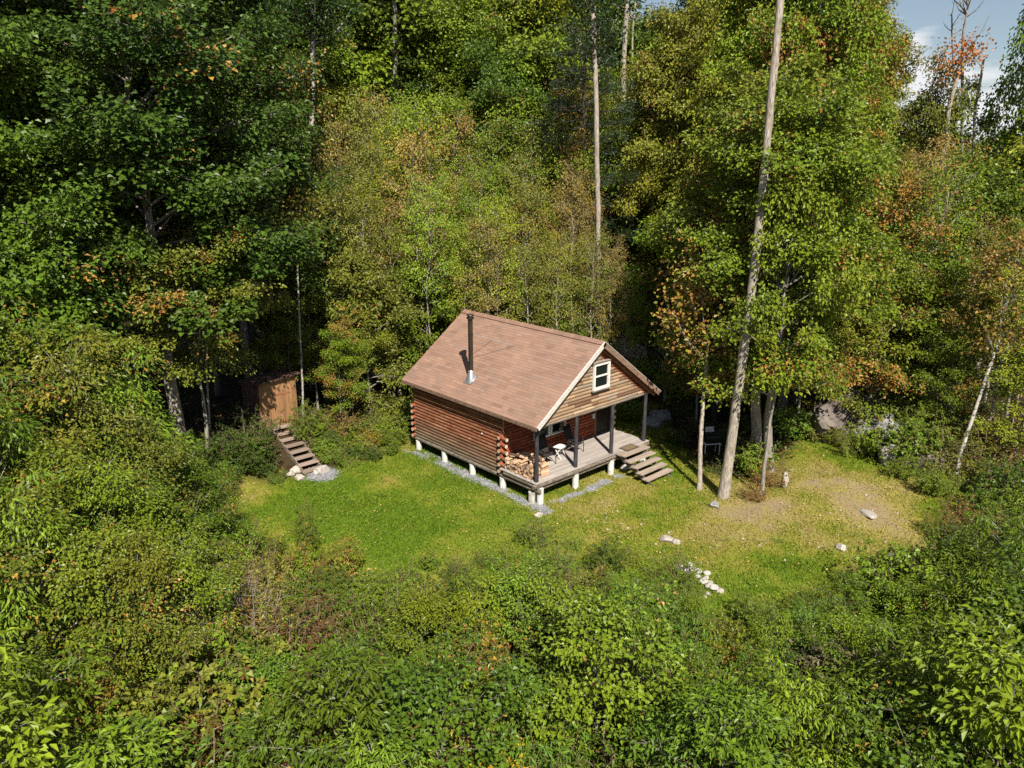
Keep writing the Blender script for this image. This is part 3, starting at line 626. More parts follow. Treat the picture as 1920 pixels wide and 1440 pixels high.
# deck boards, rim logs, sills
Q = []; K = []; y = -.02
while y < YW-.1:
    x = -.03
    while x < XW+.03:
        w_ = rr.uniform(1.8, 3.6); x0, x1 = x, min(x+w_, XW+.03+rr.uniform(-.04, .04)); x += w_; g_ = rr.gauss(1, .09); c = (.40*g_, .35*g_, .305*g_); y1 = y+.136
        a = [(x0+.003, y, 0), (x1, y, 0), (x1, y1, 0), (x0+.003, y1, 0)]; lo_ = [(p[0], p[1], -.04) for p in a]
        Q += [a, [lo_[0], lo_[1], a[1], a[0]], [lo_[3], lo_[0], a[0], a[3]], [lo_[1], lo_[2], a[2], a[1]], lo_[::-1]]; K += [c]*5
    y += .141
attr_mesh('deck', Q, W['boards'], K, cabin)
MB().tube([(-.1, .06, -.15), (2.2, .05, -.155), (4.7, .06, -.15), (6.95, .06, -.15)], .095, 10).tube([(.06, -.05, -.15), (.06, YW-.22, -.15)], .085, 10).tube([(6.82, .1, -.15), (6.82, YW, -.15)], .085, 10).build('rim_log', W['sill'], cabin)
MB().tube([(.13, -.12, -.34), (.13, 3, -.35), (.12, 5.5, -.34), (.13, YR+.15, -.345)], .10, 10).tube([(6.74, -.1, -.34), (6.74, YR+.1, -.34)], .1, 10).tube([(.2, .15, -.33), (6.7, .15, -.33)], .09, 10).build('sill_log', W['sill'], cabin)
b = MB()
for i in range(1, 9): b.box(.25, 6.62, .1+i*.95, .16+i*.95, -.30, -.19)
b.build('floor_joists', W['roof_under'], cabin); MB().box(.22, 6.66, YW, YR-.12, -.17, -.13).build('subfloor', W['roof_under'], cabin)
for i in range(4):
    x = .144+2.196*i; z1 = 2.14
    MB().tube([(x, .144, -.02), (x+.006, .145, .7), (x-.004, .144, 1.4), (x, .144, z1)], [.088, .085, .08, .078], 12).build('post', W['post'], cabin)
piers = [(.13, .15+1.904*i) for i in range(1, 5)]+[(6.74, .15+1.904*i) for i in range(5)]+[(2.34, .12), (4.54, .12), (.02, .26), (.22, .0)]
for x, y in piers:
    gz = float(ground(x, y)); top = -.42 if (x < .2 or x > 6) else -.25
    MB().tube([(x, y, gz-.25), (x, y, top)], .135, 16).build('pier', W['concrete'], cabin)
# stove pipe with flashing, cap and braces
bx_, by_ = .683, 4.646; bz_ = rz_at(bx_)
ch = MB().tube([(bx_, by_, bz_-.1), (bx_, by_, bz_+1.25)], .098, 16).tube([(bx_, by_, bz_+1.25), (bx_, by_, bz_+2.62)], .101, 16).tube([(bx_, by_, bz_+.72), (bx_, by_, bz_+.76)], .106, 16).tube([(bx_, by_, bz_+1.9), (bx_, by_, bz_+1.95)], .109, 16).build('chimney', W['pipe'], cabin)
MB().tube([(bx_, by_, bz_+2.58), (bx_, by_, bz_+2.64)], .155, 18).tube([(bx_, by_, bz_+2.64), (bx_, by_, bz_+2.72)], .12, 18).tube([(bx_, by_, bz_+2.72), (bx_, by_, bz_+2.75)], [.165, .15], 18).build('chimney_cap', W['pipe'], ch)
MB().tube([(bx_, by_, bz_-.16), (bx_, by_, bz_+.10), (bx_, by_, bz_+.34)], [.24, .20, .108], 18).tube([(bx_, by_, bz_+.34), (bx_, by_, bz_+.39)], [.14, .112], 16).build('flashing', W['galv'], ch)
Rn = Matrix.Rotation(-math.atan(SL), 4, 'Y'); pl = MB().box(-.26, .26, -.24, .24, .012, .022, 0, Matrix.Translation((bx_-.02, by_, bz_)) @ Rn).build('flashing_plate', W['galv'], ch)
def roofpx(px, py):
    d = rayd(px, py); n_ = np.array([-SL, 0, 1]); t = ((np.array([RX, 0, RZ])-CAM)@n_)/(d@n_); return CAM+d*t
b = MB()
for p in ((923.3, 637.7), (965, 648.8)): b.tube([(bx_, by_, bz_+1.92), roofpx(*p)], .011, 6)
b.build('brace', W['galv'], ch)

# ------------------------------------------------------------------ steps, mat, chairs, table, firewood
st = thing('porch_steps', 'five weathered open wooden steps leading up to the porch', 'steps', (5.52, 0, 0))
for k in range(5):
    z = -.006-.17*k; y1 = -.045-.315*k; dep = .46 if k == 0 else .30; y0 = y1-dep+(.0 if k else .0); 
    if k: y0 -= .17; y1 = y0+.31
    Q = []; K = []
    for j in range(2):
        a0 = y0+(y1-y0)*j/2; a1 = y0+(y1-y0)*(j+1)/2-.008; g_ = rr.gauss(1, .08); c = (.36*g_, .285*g_, .225*g_); x0, x1 = -.86+rr.uniform(-.02, .02), .86+rr.uniform(-.02, .02); h = .045
        a = [(x0, a0, z), (x1, a0, z), (x1, a1, z), (x0, a1, z)]; l_ = [(p[0], p[1], z-h) for p in a]
        Q += [a, [l_[0], l_[1], a[1], a[0]], [l_[3], l_[0], a[0], a[3]], [l_[1], l_[2], a[2], a[1]], [l_[2], l_[3], a[3], a[2]], l_[::-1]]; K += [c]*6
    attr_mesh('tread', Q, W['boards'], K, st)
for x in (-.62, .62):
    b = MB().beam((x, -.05, -.16), (x, -1.98, -1.08), .05, .2)
    for k in range(1, 5): b.box(x-.035, x+.035, -.10-.315*k-.12, -.02-.315*k-.12, -.05-.17*k-.17, -.052-.17*k)
    b.build('stringer', W['sill'], st)
m_ = thing('doormat', 'brown doormat with dark border at the top of the porch steps', 'doormat', (5.6, .03, .004))
MB().box(-.40, .40, -.25, .25, 0, .012).build('border', W['mat_edge'], m_); MB().box(-.33, .33, -.19, .19, .0125, .018).build('pile', W['mat'], m_)
def chair(label, loc, rz):
    c = thing('porch_chair', label, 'chair', loc, rz, 'porch chairs')
    for sx in (-.28, .28):
        MB().tube([(sx, -.30, 0), (sx, -.29, .42), (sx, -.24, .60), (sx, .12, .60)], .016, 8).build('leg', W['black_metal'], c)
        MB().tube([(sx, .36, 0), (sx, .18, .38), (sx, .10, .40)], .016, 8).build('leg', W['black_metal'], c)
        MB().box(sx-.03, sx+.03, -.26, .16, .612, .632).build('armrest', W['black_metal'], c)
    MB().tube([(-.25, -.28, .42), (-.25, .12, .37), (-.25, .34, .80), (-.25, .42, 1.10)], .014, 8).tube([(.25, -.28, .42), (.25, .12, .37), (.25, .34, .80), (.25, .42, 1.10)], .014, 8).tube([(-.25, .42, 1.1), (.25, .42, 1.1)], .014, 8).tube([(-.25, -.28, .42), (.25, -.28, .42)], .014, 8).tube([(-.28, .25, .2), (.28, .25, .2)], .01, 6).build('frame', W['black_metal'], c)
    def sling(pts):
        V = [(x, y, z) for (y, z) in pts for x in (-.24, .24)]+[(x, y+.006, z-.006) for (y, z) in pts for x in (-.24, .24)]; n = len(pts); F = []
        for i in range(n-1): F += [(2*i, 2*i+1, 2*i+3, 2*i+2), (2*n+2*i+2, 2*n+2*i+3, 2*n+2*i+1, 2*n+2*i)]
        F += [(0, 2*n, 2*n+1, 1), (2*n-2, 2*n-1, 4*n-1, 4*n-2)]
        return MB().add(V, F, 0, True)
    sling([(-.27, .425), (-.1, .385), (.10, .372)]).build('seat', W['mesh_dark'], c); sling([(.14, .40), (.24, .6), (.35, .82), (.42, 1.09)]).build('backrest', W['mesh_dark'], c); return c
chair('dark metal porch chair next to the firewood pile', (1.74, 1.22, .002), rad(-8)); chair('dark metal porch chair between the white table and the door', (3.48, 1.28, .002), rad(10))
t = thing('folding_table', 'small white folding side table with crossed legs between the porch chairs', 'table', (2.62, 1.28, .002), rad(12))
MB().box(-.24, .24, -.19, .19, .47, .492).build('tabletop', W['white'], t)
for sx in (-.2, .2):
    for q in (-1, 1): MB().beam((sx+.012*q, -.18*q, 0), (sx+.012*q, .17*q, .469), .022, .032).build('leg', W['white'], t)
# firewood: each split log is a thing
lm = []
for k in range(6):
    b = MB(); n = rr.choice([3, 3, 4]); R_ = rr.uniform(.062, .082); L_ = rr.uniform(.40, .47); ang = [0]; pts = []
    if n == 3: pts = [(0, 0)]+[(R_*1.75*math.cos(rad(a)), R_*1.75*math.sin(rad(a))) for a in (-32, -11, 11, 32)]
    else: pts = [(R_*1.05*math.cos(rad(a)), R_*1.05*math.sin(rad(a))) for a in (20, 60, 100, 140, 190, 265, 330)]
    cx = sum(p[0] for p in pts)/len(pts); cy = sum(p[1] for p in pts)/len(pts); pts = [(p[0]-cx, p[1]-cy) for p in pts]; m = len(pts)
    V = [(-L_/2, *p) for p in pts]+[(L_/2, p[0]*.94, p[1]*.94) for p in pts]
    b.add(V, [tuple(range(m))[::-1], tuple(range(m, 2*m))]+[(i, (i+1) % m, m+(i+1) % m, m+i) for i in range(m)]); 
    b.m = [0, 0]+[(1 if (n == 3 and i in (1, 2, 3)) or (n == 4 and i in (0, 1, 2)) else 0) for i in range(m)]
    o = b.build('split_log', [W['split'], W['split_bark']]); lm.append(o.data); bpy.data.objects.remove(o)
FW = 'split firewood piled on the porch'
def fire(x, y, z, e, top=False, rank=False):
    o = link('split_log', rr.choice(lm), None, (x, y, z), e)
    lab = 'split firewood log lying crosswise on top of the porch woodpile' if top else ('split firewood log in the back row of the porch woodpile' if rank else 'split firewood log stacked end-on along the porch edge')
    tag(o, lab, 'firewood', FW)
hts = [5, 5, 4, 4, 4, 5, 4, 4, 4, 3, 4, 4, 4]
for j, h in enumerate(hts):
    for k in range(h): fire(.32+rr.uniform(-.05, .05), .40+.122*j+rr.uniform(-.015, .015), .065+.118*k, (rr.uniform(0, 6.28), rr.uniform(-.05, .05), rr.uniform(-.08, .08)))
    for k in range(max(2, h-1)): fire(.80+rr.uniform(-.05, .05), .40+.122*j+rr.uniform(-.015, .015), .065+.118*k, (rr.uniform(0, 6.28), 0, rr.uniform(-.1, .1)), rank=True)
for j in range(14): fire(rr.uniform(.3, .9), rr.uniform(.5, 1.85), rr.uniform(.56, .66), (rr.uniform(0, 6.28), rr.uniform(-.25, .25), rr.uniform(.5, 2.4)), True)
# ------------------------------------------------------------------ shed with its steps
sh = thing('garden_shed', 'small orange-brown board shed in shade at the top of wooden steps', 'shed', (-4.72, 11.4, .42))
def boards(name, parent, x0, x1, y0, y1, z0, z1f, wid, mat, base, front=True, ztop=None):
    Q = []; K = []; x = x0
    while x < x1-.01:
        xe = min(x+wid*rr.uniform(.85, 1.15), x1); g_ = rr.gauss(1, .13); c = tuple(v*g_ for v in base); zt0 = ztop(x) if ztop else z1f; zt1 = ztop(xe-.006) if ztop else z1f; o_ = rr.uniform(0, .006)
        a = [(x, y0-o_, z0), (xe-.006, y0-o_, z0), (xe-.006, y0-o_, zt1), (x, y0-o_, zt0)]; d = [(p[0], y1, p[2]) for p in a]
        Q += [a, d[::-1], [d[0], a[0], a[3], d[3]], [a[1], d[1], d[2], a[2]], [a[3], a[2], d[2], d[3]]]; K += [c]*5; x = xe
    return attr_mesh(name, Q, mat, K, parent)
zt = lambda x: 2.12+.16*(x+.87)/1.74
boards('front_wall', sh, -.87, .87, 0, .05, 0, 2.1, .17, W['shed'], (.30, .16, .072), ztop=zt)
b = MB()
for x in (-.87, .87): b.add([(x-.02, .05, 0), (x+.02, .05, 0), (x+.02, 1.7, 0), (x-.02, 1.7, 0), (x-.02, .05, zt(x)), (x+.02, .05, zt(x)), (x+.02, 1.7, zt(x)-.25), (x-.02, 1.7, zt(x)-.25)], [(3, 2, 1, 0), (4, 5, 6, 7), (0, 1, 5, 4), (1, 2, 6, 5), (2, 3, 7, 6), (3, 0, 4, 7)])
b.box(-.85, .85, 1.66, 1.70, 0, 1.85).build('side_walls', W['roof_under'], sh)
dd = boards('shed_door', sh, -.28, .56, -.034, -.008, .05, 1.72, .14, W['shed'], (.33, .175, .078)); MB().box(-.27, .55, -.052, -.042, 1.5, 1.58).box(-.27, .55, -.052, -.042, .22, .30).build('batten', W['rafter_red'], dd); MB().box(-.22, -.19, -.075, -.045, .85, 1.02).build('handle', W['black_metal'], dd)
MB().add([(-1.0, -.22, zt(-1)+.03), (1.0, -.22, zt(1)+.03), (1.0, 1.85, zt(1)-.25), (-1.0, 1.85, zt(-1)-.25), (-1.0, -.22, zt(-1)+.1), (1.0, -.22, zt(1)+.1), (1.0, 1.85, zt(1)-.18), (-1.0, 1.85, zt(-1)-.18)], [(3, 2, 1, 0), (4, 5, 6, 7), (0, 1, 5, 4), (1, 2, 6, 5), (2, 3, 7, 6), (3, 0, 4, 7)]).build('roof', W['roof_under'], sh)
ss = thing('shed_steps', 'flight of eight weathered plank steps climbing to the orange shed', 'steps', (-4.8, 8.6, -.72))
for k in range(8):
    z = .04+.172*k; y = .37*k; Q = []; K = []; g_ = rr.gauss(1, .09); c = (.30*g_, .225*g_, .175*g_); x0, x1 = -.47+rr.uniform(-.03, .03), .47+rr.uniform(-.03, .03); h = .05; dep = .30 if k < 7 else .55
    a = [(x0, y-.16, z), (x1, y-.16, z), (x1, y-.16+dep, z), (x0, y-.16+dep, z)]; l_ = [(p[0], p[1], z-h) for p in a]
    attr_mesh('tread', [a, [l_[0], l_[1], a[1], a[0]], [l_[3], l_[0], a[0], a[3]], [l_[1], l_[2], a[2], a[1]], [l_[2], l_[3], a[3], a[2]], l_[::-1]], W['boards'], [c]*6, ss)
for x in (-.42, .42): MB().beam((x, -.22, -.14), (x, 2.75, 1.14), .05, .2).build('stringer', W['sill'], ss)

# ------------------------------------------------------------------ rocks
def rock_mesh(seed, sub=3, rough=.35, flat=.65, sharp=1.):
    bm = bmesh.new(); bmesh.ops.create_icosphere(bm, subdivisions=sub, radius=1); r0 = random.Random(seed); pl_ = [(Vector((r0.gauss(0, 1), r0.gauss(0, 1), r0.gauss(0, 1)*.8)).normalized(), r0.uniform(.62, .92)) for _ in range(9)]
    for v in bm.verts:
        p = v.co.copy(); n_ = p.normalized(); d = 1+rough*mnoise.noise(n_*1.3+Vector((seed*3.1, 0, 0)))+rough*.35*mnoise.noise(n_*4+Vector((0, seed, 0)))+rough*.14*mnoise.noise(n_*11)
        q = n_*d
        for a, h in pl_:
            e = q.dot(a)-h
            if e > 0: q -= a*e*.9*sharp
        q.z *= flat; v.co = q
    me = bpy.data.meshes.new('rock'); bm.to_mesh(me); bm.free(); me.polygons.foreach_set('use_smooth', [False]*len(me.polygons)); return me
RK = [rock_mesh(i) for i in range(6)]; BIG = [rock_mesh(20+i, 5, .5, .75, 1.08) for i in range(3)]; SM = [rock_mesh(40+i, 2, .4, .6) for i in range(5)]
def rock(me, px, py, size, label, mat='rock', group=None, cat='rock', name='rock', sink=.25, sq=(1, 1, 1), rz=None, p=None):
    p = at(px, py) if p is None else p
    o = link(name, me, None, (p[0], p[1], float(ground(p[0], p[1]))+size*(.55-sink)*sq[2]), (0, 0, rr.uniform(0, 6.28) if rz is None else rz), (size*sq[0], size*sq[1], size*sq[2]))
    if not me.materials: me.materials.append(None)
    o.material_slots[0].link = 'OBJECT'; o.material_slots[0].material = W[mat]; return tag(o, label, cat, group)
rock(BIG[0], 1578, 806, 2.0, 'large grey boulder at the top of the grassy path', 'rock_warm', name='boulder', cat='boulder', sq=(1.05, .8, 1.05), rz=.3)
rock(BIG[1], 1636, 824, 1.15, 'mossy boulder leaning against the large grey boulder', 'rock', name='boulder', cat='boulder', sq=(.9, .9, 1.2))
rock(BIG[1], 0, 0, 1.4, 'pale wedge-shaped boulder in the shade behind the cabin', 'rock_pale', name='boulder', cat='boulder', sq=(1.1, .8, 1.25), rz=1.2, p=col_at(1172, 46.5))
rock(BIG[2], 0, 0, .95, 'low dark boulder beside the wedge-shaped boulder behind the cabin', 'rock_warm', name='boulder', cat='boulder', p=col_at(1232, 47))
rock(BIG[2], 1236, 786, .55, 'round lichen-spotted rock beside the right side of the cabin', 'rock'); rock(RK[0], 1222, 798, .5, 'flat-topped rock half hidden by the porch corner', 'rock')
rock(RK[1], 1672, 868, .72, 'pale pointed rock at the right edge of the lawn', 'rock_pale', sq=(.8, .8, 1.25)); rock(RK[2], 1692, 884, .42, 'small pale rock in front of the pointed rock', 'rock_pale')
rock(RK[3], 1700, 872, .55, 'grey rock partly under bushes behind the pointed rock', 'rock'); rock(BIG[0], 1745, 872, 1.0, 'long low grey rock under the leaning white birch', 'rock_warm', name='boulder', cat='boulder', sq=(1.4, .8, .7))
rock(RK[4], 1470, 914, .32, 'upright white standing stone beside the orange bush', 'rock_pale', sq=(.6, .5, 1.9), sink=.1); rock(RK[2], 1628, 966, .36, 'flat pale stone slab lying in the bare soil', 'rock_pale', sq=(1.2, .8, .35))
rock(RK[0], 1578, 1030, .2, 'small pale stone alone on the lower right lawn', 'rock_pale'); rock(RK[1], 1666, 1046, .25, 'flat pale stone near the shaded shrub on the right lawn', 'rock_pale', sq=(1.3, .8, .5))
rock(RK[5], 1250, 1014, .24, 'pale jagged stone in the grass above the stone ring', 'rock_pale', sq=(1.2, .8, .9)); rock(RK[3], 1268, 1018, .16, 'small stone just right of the jagged stone', 'rock_pale')
rock(RK[3], 602, 886, .38, 'big pale flat-sided rock beside the foot of the shed steps', 'rock_pale', sq=(1., .7, .9)); rock(RK[0], 556, 884, .26, 'tan rock at the left foot of the shed steps', 'rock_pale'); rock(RK[5], 562, 898, .22, 'pale rounded rock nearest the lowest shed step', 'rock_pale'); rock(RK[4], 545, 891, .2, 'small rock on the shaded side of the shed steps', 'rock_pale')
rock(RK[4], 684, 838, .32, 'round tan rock among the weeds left of the cabin', 'rock_warm')
rock(RK[2], 1340, 950, .22, 'weathered stone at the foot of the tall leaning trunk', 'rock'); rock(RK[1], 1175, 878, .3, 'pale angular stone under the porch steps', 'rock_pale'); rock(RK[0], 1010, 968, .16, 'pale stone below the front corner pier', 'rock_pale')
# stone ring
a0, a1 = at(1262, 1068), at(1335, 1112); cN = np.array(at(1262, 1112)[:2]); r1 = abs(np.linalg.norm(np.array(a1[:2])-cN))
ring = [(1268, 1068), (1277, 1067), (1285, 1069), (1293, 1070), (1289, 1075), (1300, 1073), (1304, 1078), (1311, 1077), (1314, 1083), (1308, 1071), (1320, 1085), (1325, 1090), (1318, 1092), (1329, 1095), (1332, 1102), (1336, 1108), (1327, 1103), (1331, 1115), (1324, 1120), (1297, 1065), (1281, 1073), (1321, 1080)]
for i, (px, py) in enumerate(ring): rock(SM[i % 5], px+rr.uniform(-6, 6), py+rr.uniform(-3, 3), rr.uniform(.10, .17), 'pale stone in the curved stone fire ring at the lawn edge', 'rock_white', group='stones of the fire ring', sink=.0, name='ring_stone', cat='stone')
rock(SM[1], 1351, 1110, .13, 'single pale stone just outside the stone ring', 'rock_pale', name='ring_stone', cat='stone')
for i in range(60):
    px, py = rr.choice([(1060, 965), (1120, 960), (1180, 975), (1300, 985), (1420, 1010), (1560, 930), (1600, 960), (1520, 1000), (1380, 985), (1640, 1010)]); px += rr.gauss(0, 55); py += rr.gauss(0, 22); p = at(px, py)
    if poly_sd(p[0], p[1]) < .3 or (p[0] > -.3 and p[1] > -.4 and p[0] < 7): continue
    rock(SM[i % 5], 0, 0, rr.uniform(.025, .06), 'small pale stone scattered in the short grass', 'rock_pale', group='loose stones in the grass', name='stone', cat='stone', sink=.2, p=p)
# gravel
def gravel(n, cand, smin, smax, name, label):
    r0 = np.random.RandomState(4); X, Y = cand(r0, n); f = fields(X, Y)[2]; k = r0.rand(n) < f; X, Y = X[k], Y[k]; m = len(X)
    O = np.array([[1, 0, 0], [0, 1, 0], [-1, 0, 0], [0, -1, 0], [0, 0, 1], [0, 0, -1]], float); S = r0.uniform(smin, smax, m); a = r0.rand(m)*6.283
    v = O[None]*np.stack([S*r0.uniform(.7, 1.3, m), S*r0.uniform(.7, 1.3, m), S*.7], 1)[:, None]; c, s = np.cos(a)[:, None], np.sin(a)[:, None]
    v = np.stack([v[..., 0]*c-v[..., 1]*s, v[..., 0]*s+v[..., 1]*c, v[..., 2]], -1)+r0.normal(0, 1, (m, 6, 3))*S[:, None, None]*.2
    v += np.stack([X, Y, ground(X, Y)+S*.25], 1)[:, None]
    F0 = np.array([[0, 1, 4], [1, 2, 4], [2, 3, 4], [3, 0, 4], [1, 0, 5], [2, 1, 5], [3, 2, 5], [0, 3, 5]]); F = (np.arange(m)[:, None, None]*6+F0[None]).reshape(-1, 3)
    o = link(name, mesh(name, v.reshape(-1, 3), F, W['grave'])); tag(o, label, 'gravel', kind='stuff')
gravel(9000, lambda r0, n: (r0.uniform(-.8, 4.6, n), r0.uniform(-.9, 8.1, n)), .022, .055, 'gravel', 'grey drip-line gravel strip along the cabin piers')
gravel(2500, lambda r0, n: (GP[0]+r0.uniform(-1.3, 1.3, n), GP[1]+r0.uniform(-1.3, 1.3, n)), .022, .05, 'gravel', 'grey gravel patch at the foot of the shed steps')
# grill, planks and block
p = at(1331, 850); gr = thing('gas_grill', 'dark gas grill on a white-legged stand under the trees', 'grill', (p[0], p[1], float(ground(p[0], p[1]))), -AZ+.15)
for x in (-.34, .34):
    for y in (-.22, .22): MB().box(x-.02, x+.02, y-.02, y+.02, 0, .52).build('leg', W['white'], gr)
MB().box(-.38, .38, -.27, .27, .52, .56).build('shelf', W['white'], gr)
MB().box(-.30, .30, -.22, .22, .565, .72).build('firebox', W['black_metal'], gr)
b = MB(); A_ = [rad(a) for a in range(0, 181, 20)]; V = [(x, -.22*math.cos(a), .725+.24*math.sin(a)) for x in (-.30, .30) for a in A_]; k = len(A_); b.add(V, [tuple(range(k))[::-1], tuple(range(k, 2*k))]+[(i, i+1, k+i+1, k+i) for i in range(k-1)]+[(k-1, 0, k, 2*k-1)], 0, False).build('lid', W['black_metal'], gr)
MB().box(-.20, .20, .24, .26, .95, 1.2).build('back_panel', W['concrete'], gr)
p = at(1218, 692); pk = thing('plank_pile', 'two weathered grey planks lying in the ferns behind the cabin', 'planks', (p[0], p[1], float(ground(p[0], p[1]))+.05), -AZ+.25)
MB().beam((-1., -.1, .02), (.9, .1, .22), .16, .04).build('plank', W['beam'], pk); MB().beam((-.7, -.45, .02), (1.2, -.3, .2), .14, .04).build('plank', W['beam'], pk)
p = at(1236, 680); bl = thing('crate', 'grey slatted crate on the planks behind the cabin', 'crate', (p[0], p[1], float(ground(p[0], p[1]))), -AZ+.3)
b = MB()
for k in range(4): b.box(-.25, .25, -.2, -.18, .22+.13*k, .32+.13*k).box(-.25, .25, .18, .2, .22+.13*k, .32+.13*k).box(-.25, -.23, -.18, .18, .22+.13*k, .32+.13*k).box(.23, .25, -.18, .18, .22+.13*k, .32+.13*k)
b.box(-.22, .22, -.17, .17, .2, .24).build('slats', W['beam'], bl); b = MB()
for x in (-.22, .22):
    for y in (-.17, .17): b.box(x-.02, x+.02, y-.02, y+.02, 0, .72)
b.build('corner_posts', W['beam'], bl)
# ------------------------------------------------------------------ planting
R5 = random.Random(21); U = R5.uniform
def row(kind, pts, tints, zone, name='tree', autr=(0, .08), **k):
    for (px, d, top) in pts:
        plant(kind, R5.randrange(9), px+U(-14, 14), d+U(-.7, .7), name, top=top+U(-25, 25), tint=R5.choice(tints), aut=U(*autr), zone=zone, **k)
# tall maples at the left
plant('maple', 0, 338, 29.9, 'maple_tree', top=-170, tint='dark', aut=.05, rz=2., zone='left', sxy=1.15, bark='bark_pale')
for px, d, top, i, tn in ((-25, 23, 540, 0, 'mid'), (50, 21.5, 605, 1, 'leafy'), (120, 23.5, 610, 2, 'mid'), (190, 21.5, 690, 0, 'olive'), (258, 22.5, 730, 2, 'leafy'), (318, 21.5, 805, 1, 'olive'), (372, 22, 865, 0, 'mid'), (412, 23, 905, 2, 'leafy'), (-5, 18.5, 720, 1, 'leafy'), (85, 18.2, 800, 2, 'mid'), (168, 18.6, 835, 1, 'yellow'), (248, 18.2, 905, 0, 'leafy'), (330, 18.6, 945, 1, 'leafy'), (28, 15.8, 905, 1, 'yellow'), (125, 15.6, 965, 2, 'leafy'), (222, 16, 1010, 1, 'yellow'), (310, 16, 1060, 0, 'olive'), (385, 17, 1030, 0, 'leafy')):
    plant('thick', i, px+U(-8, 8), d, 'sapling', top=top+U(-12, 12), tint=tn, aut=U(.03, .12), zone='leftfront', cat='sapling')
for px, d, top, i, tn in ((1905, 18.5, 1010, 2, 'mid'), (1850, 17, 1120, 0, 'leafy'), (1930, 15.5, 1150, 1, 'mid'), (1800, 20, 1030, 1, 'leafy'), (1700, 18.8, 1110, 0, 'leafy'), (1600, 17.6, 1180, 1, 'mid')):
    plant('bushy', i, px+U(-8, 8), d, 'bush', top=top, tint=tn, aut=U(.02, .08), zone='rightfront', cat='bush')
row('maple', [(60, 27, -130), (195, 33.5, -160), (480, 36.5, -60), (330, 42, -120), (-80, 33, -60), (-70, 26, 160), (130, 28, 180), (440, 44, -80), (80, 46, -150)], ['dark', 'dark', 'mid', 'olive'], 'left', 'maple_tree', (.0, .1))
plant('bough', 0, 392, 29.2, 'maple_sapling', top=480, tint='olive', aut=.26, zone='leftyoung')
row('young', [(160, 25.5, 430), (20, 24.5, 480), (420, 37, 330), (250, 31.5, 380), (90, 30, 330), (505, 37.5, 280)], ['olive', 'mid', 'dark'], 'leftyoung', 'maple_sapling', (.05, .25))
# thicket behind the cabin
th = []
for d, x0, x1, st_, t0 in ((38.5, 560, 1130, 62, 395), (41.5, 545, 1150, 58, 300), (45.5, 540, 1180, 60, 235), (49.5, 520, 1230, 66, 175)):
    x = x0
    while x < x1:
        if not (x > 1105 and d < 47): th.append((x+U(-18, 18), d, t0+U(-45, 45)+(40 if x > 1000 else 0)))
        x += st_*.8
for px, d, top in th:
    left = px < 760 and 180 < top < 420
    plant('birch', R5.randrange(9), px, d+U(-1, 1), 'birch_tree', top=top, tint=R5.choice(['brown', 'olive', 'olive', 'yellow'] if left else ['olive', 'bronze', 'olive', 'leafy', 'yellow', 'brown']), aut=U(.06, .25) if left else U(.02, .14), sxy=U(.75, .95), zone='thicket')
row('birch', [(1092, 38.3, 470), (1128, 38.6, 480), (1150, 39.5, 500)], ['olive', 'leafy', 'brown'], 'thicket', 'birch_tree', (.02, .15), sxy=.8)
row('young', [(600, 35.5, 545), (655, 36, 570), (575, 37.5, 480), (700, 37, 520), (745, 38.5, 540), (630, 33.8, 640), (800, 40, 500), (560, 34.8, 620)], ['leafy', 'yellow', 'olive', 'bright'], 'thicketfront', 'maple_sapling', (.08, .25))
row('young', [(900, 41, 500), (985, 41.5, 520), (1060, 42, 500), (860, 44, 400), (1010, 46, 330), (690, 46, 330), (780, 47, 280), (930, 48, 250)], ['mid', 'leafy', 'bright'], 'thicketgreen', 'maple_sapling', (.02, .12))
# upper middle and behind
row('maple', [(520, 54, -40), (610, 56, 20), (700, 55, -30), (790, 57, 40), (870, 54, 10), (950, 56, -20), (1010, 60, -60), (1110, 62, -30), (560, 63, -100), (720, 66, -90), (850, 66, -70), (960, 68, -90), (1180, 60, 60), (640, 50, 110), (900, 52, 120), (1010, 52, 160), (780, 51, 130)], ['mid', 'leafy', 'yellow', 'mid', 'dark'], 'upper', 'maple_tree', (.02, .14))
plant('pine', 0, 1082, 46.5, 'pine_tree', top=25, sxy=1.1, tint=(.018, .036, .007), aut=0, zone='x', label='dark pine with bare lower trunk standing above the birch thicket', cat='tree')
plant('pine', 1, 520, 58, 'pine_tree', top=-60, tint=(.016, .036, .012), aut=0, zone='x', label='dark conifer behind the maples at the upper left', cat='tree')
row('pine', [(1195, 50.5, 330), (1150, 52, 320)], [(.02, .036, .008)], 'darkgap', 'pine_tree', (0, 0))
# maples right of the cabin
plant('maple', 3, 1412, 31.8, 'maple_tree', top=150, tint='yellow', aut=.2, rz=.5, zone='right')
plant('maple', 1, 1442, 30.6, 'maple_tree', top=200, tint='leafy', aut=.22, rz=2.5, zone='right')
plant('young', 0, 1428, 28.2, 'maple_sapling', top=335, tint='bright', aut=.1, sxy=.64, rz=3.1, zone='x', label='bright green young maple in front of the leaning trunk', cat='tree')
row('maple', [(1350, 39, -20), (1400, 40, -110), (1450, 37.5, -60), (1500, 39, 60), (1240, 46, 10), (1340, 48, -100), (1480, 46, -90), (1575, 43, 220), (1300, 54, -50), (1410, 56, -90), (1545, 52, -60), (1590, 40, 330), (1625, 46, 300)], ['yellow', 'olive', 'yellow', 'leafy', 'olive'], 'right', 'maple_tree', (.14, .32), sxy=.7)
row('young', [(1245, 40, 420), (1290, 36, 520), (1500, 34.5, 470), (1560, 34, 520), (1620, 35, 470), (1675, 36, 500), (1340, 41, 420), (1640, 39, 400)], ['yellow', 'leafy', 'olive'], 'rightyoung', 'maple_sapling', (.12, .4))
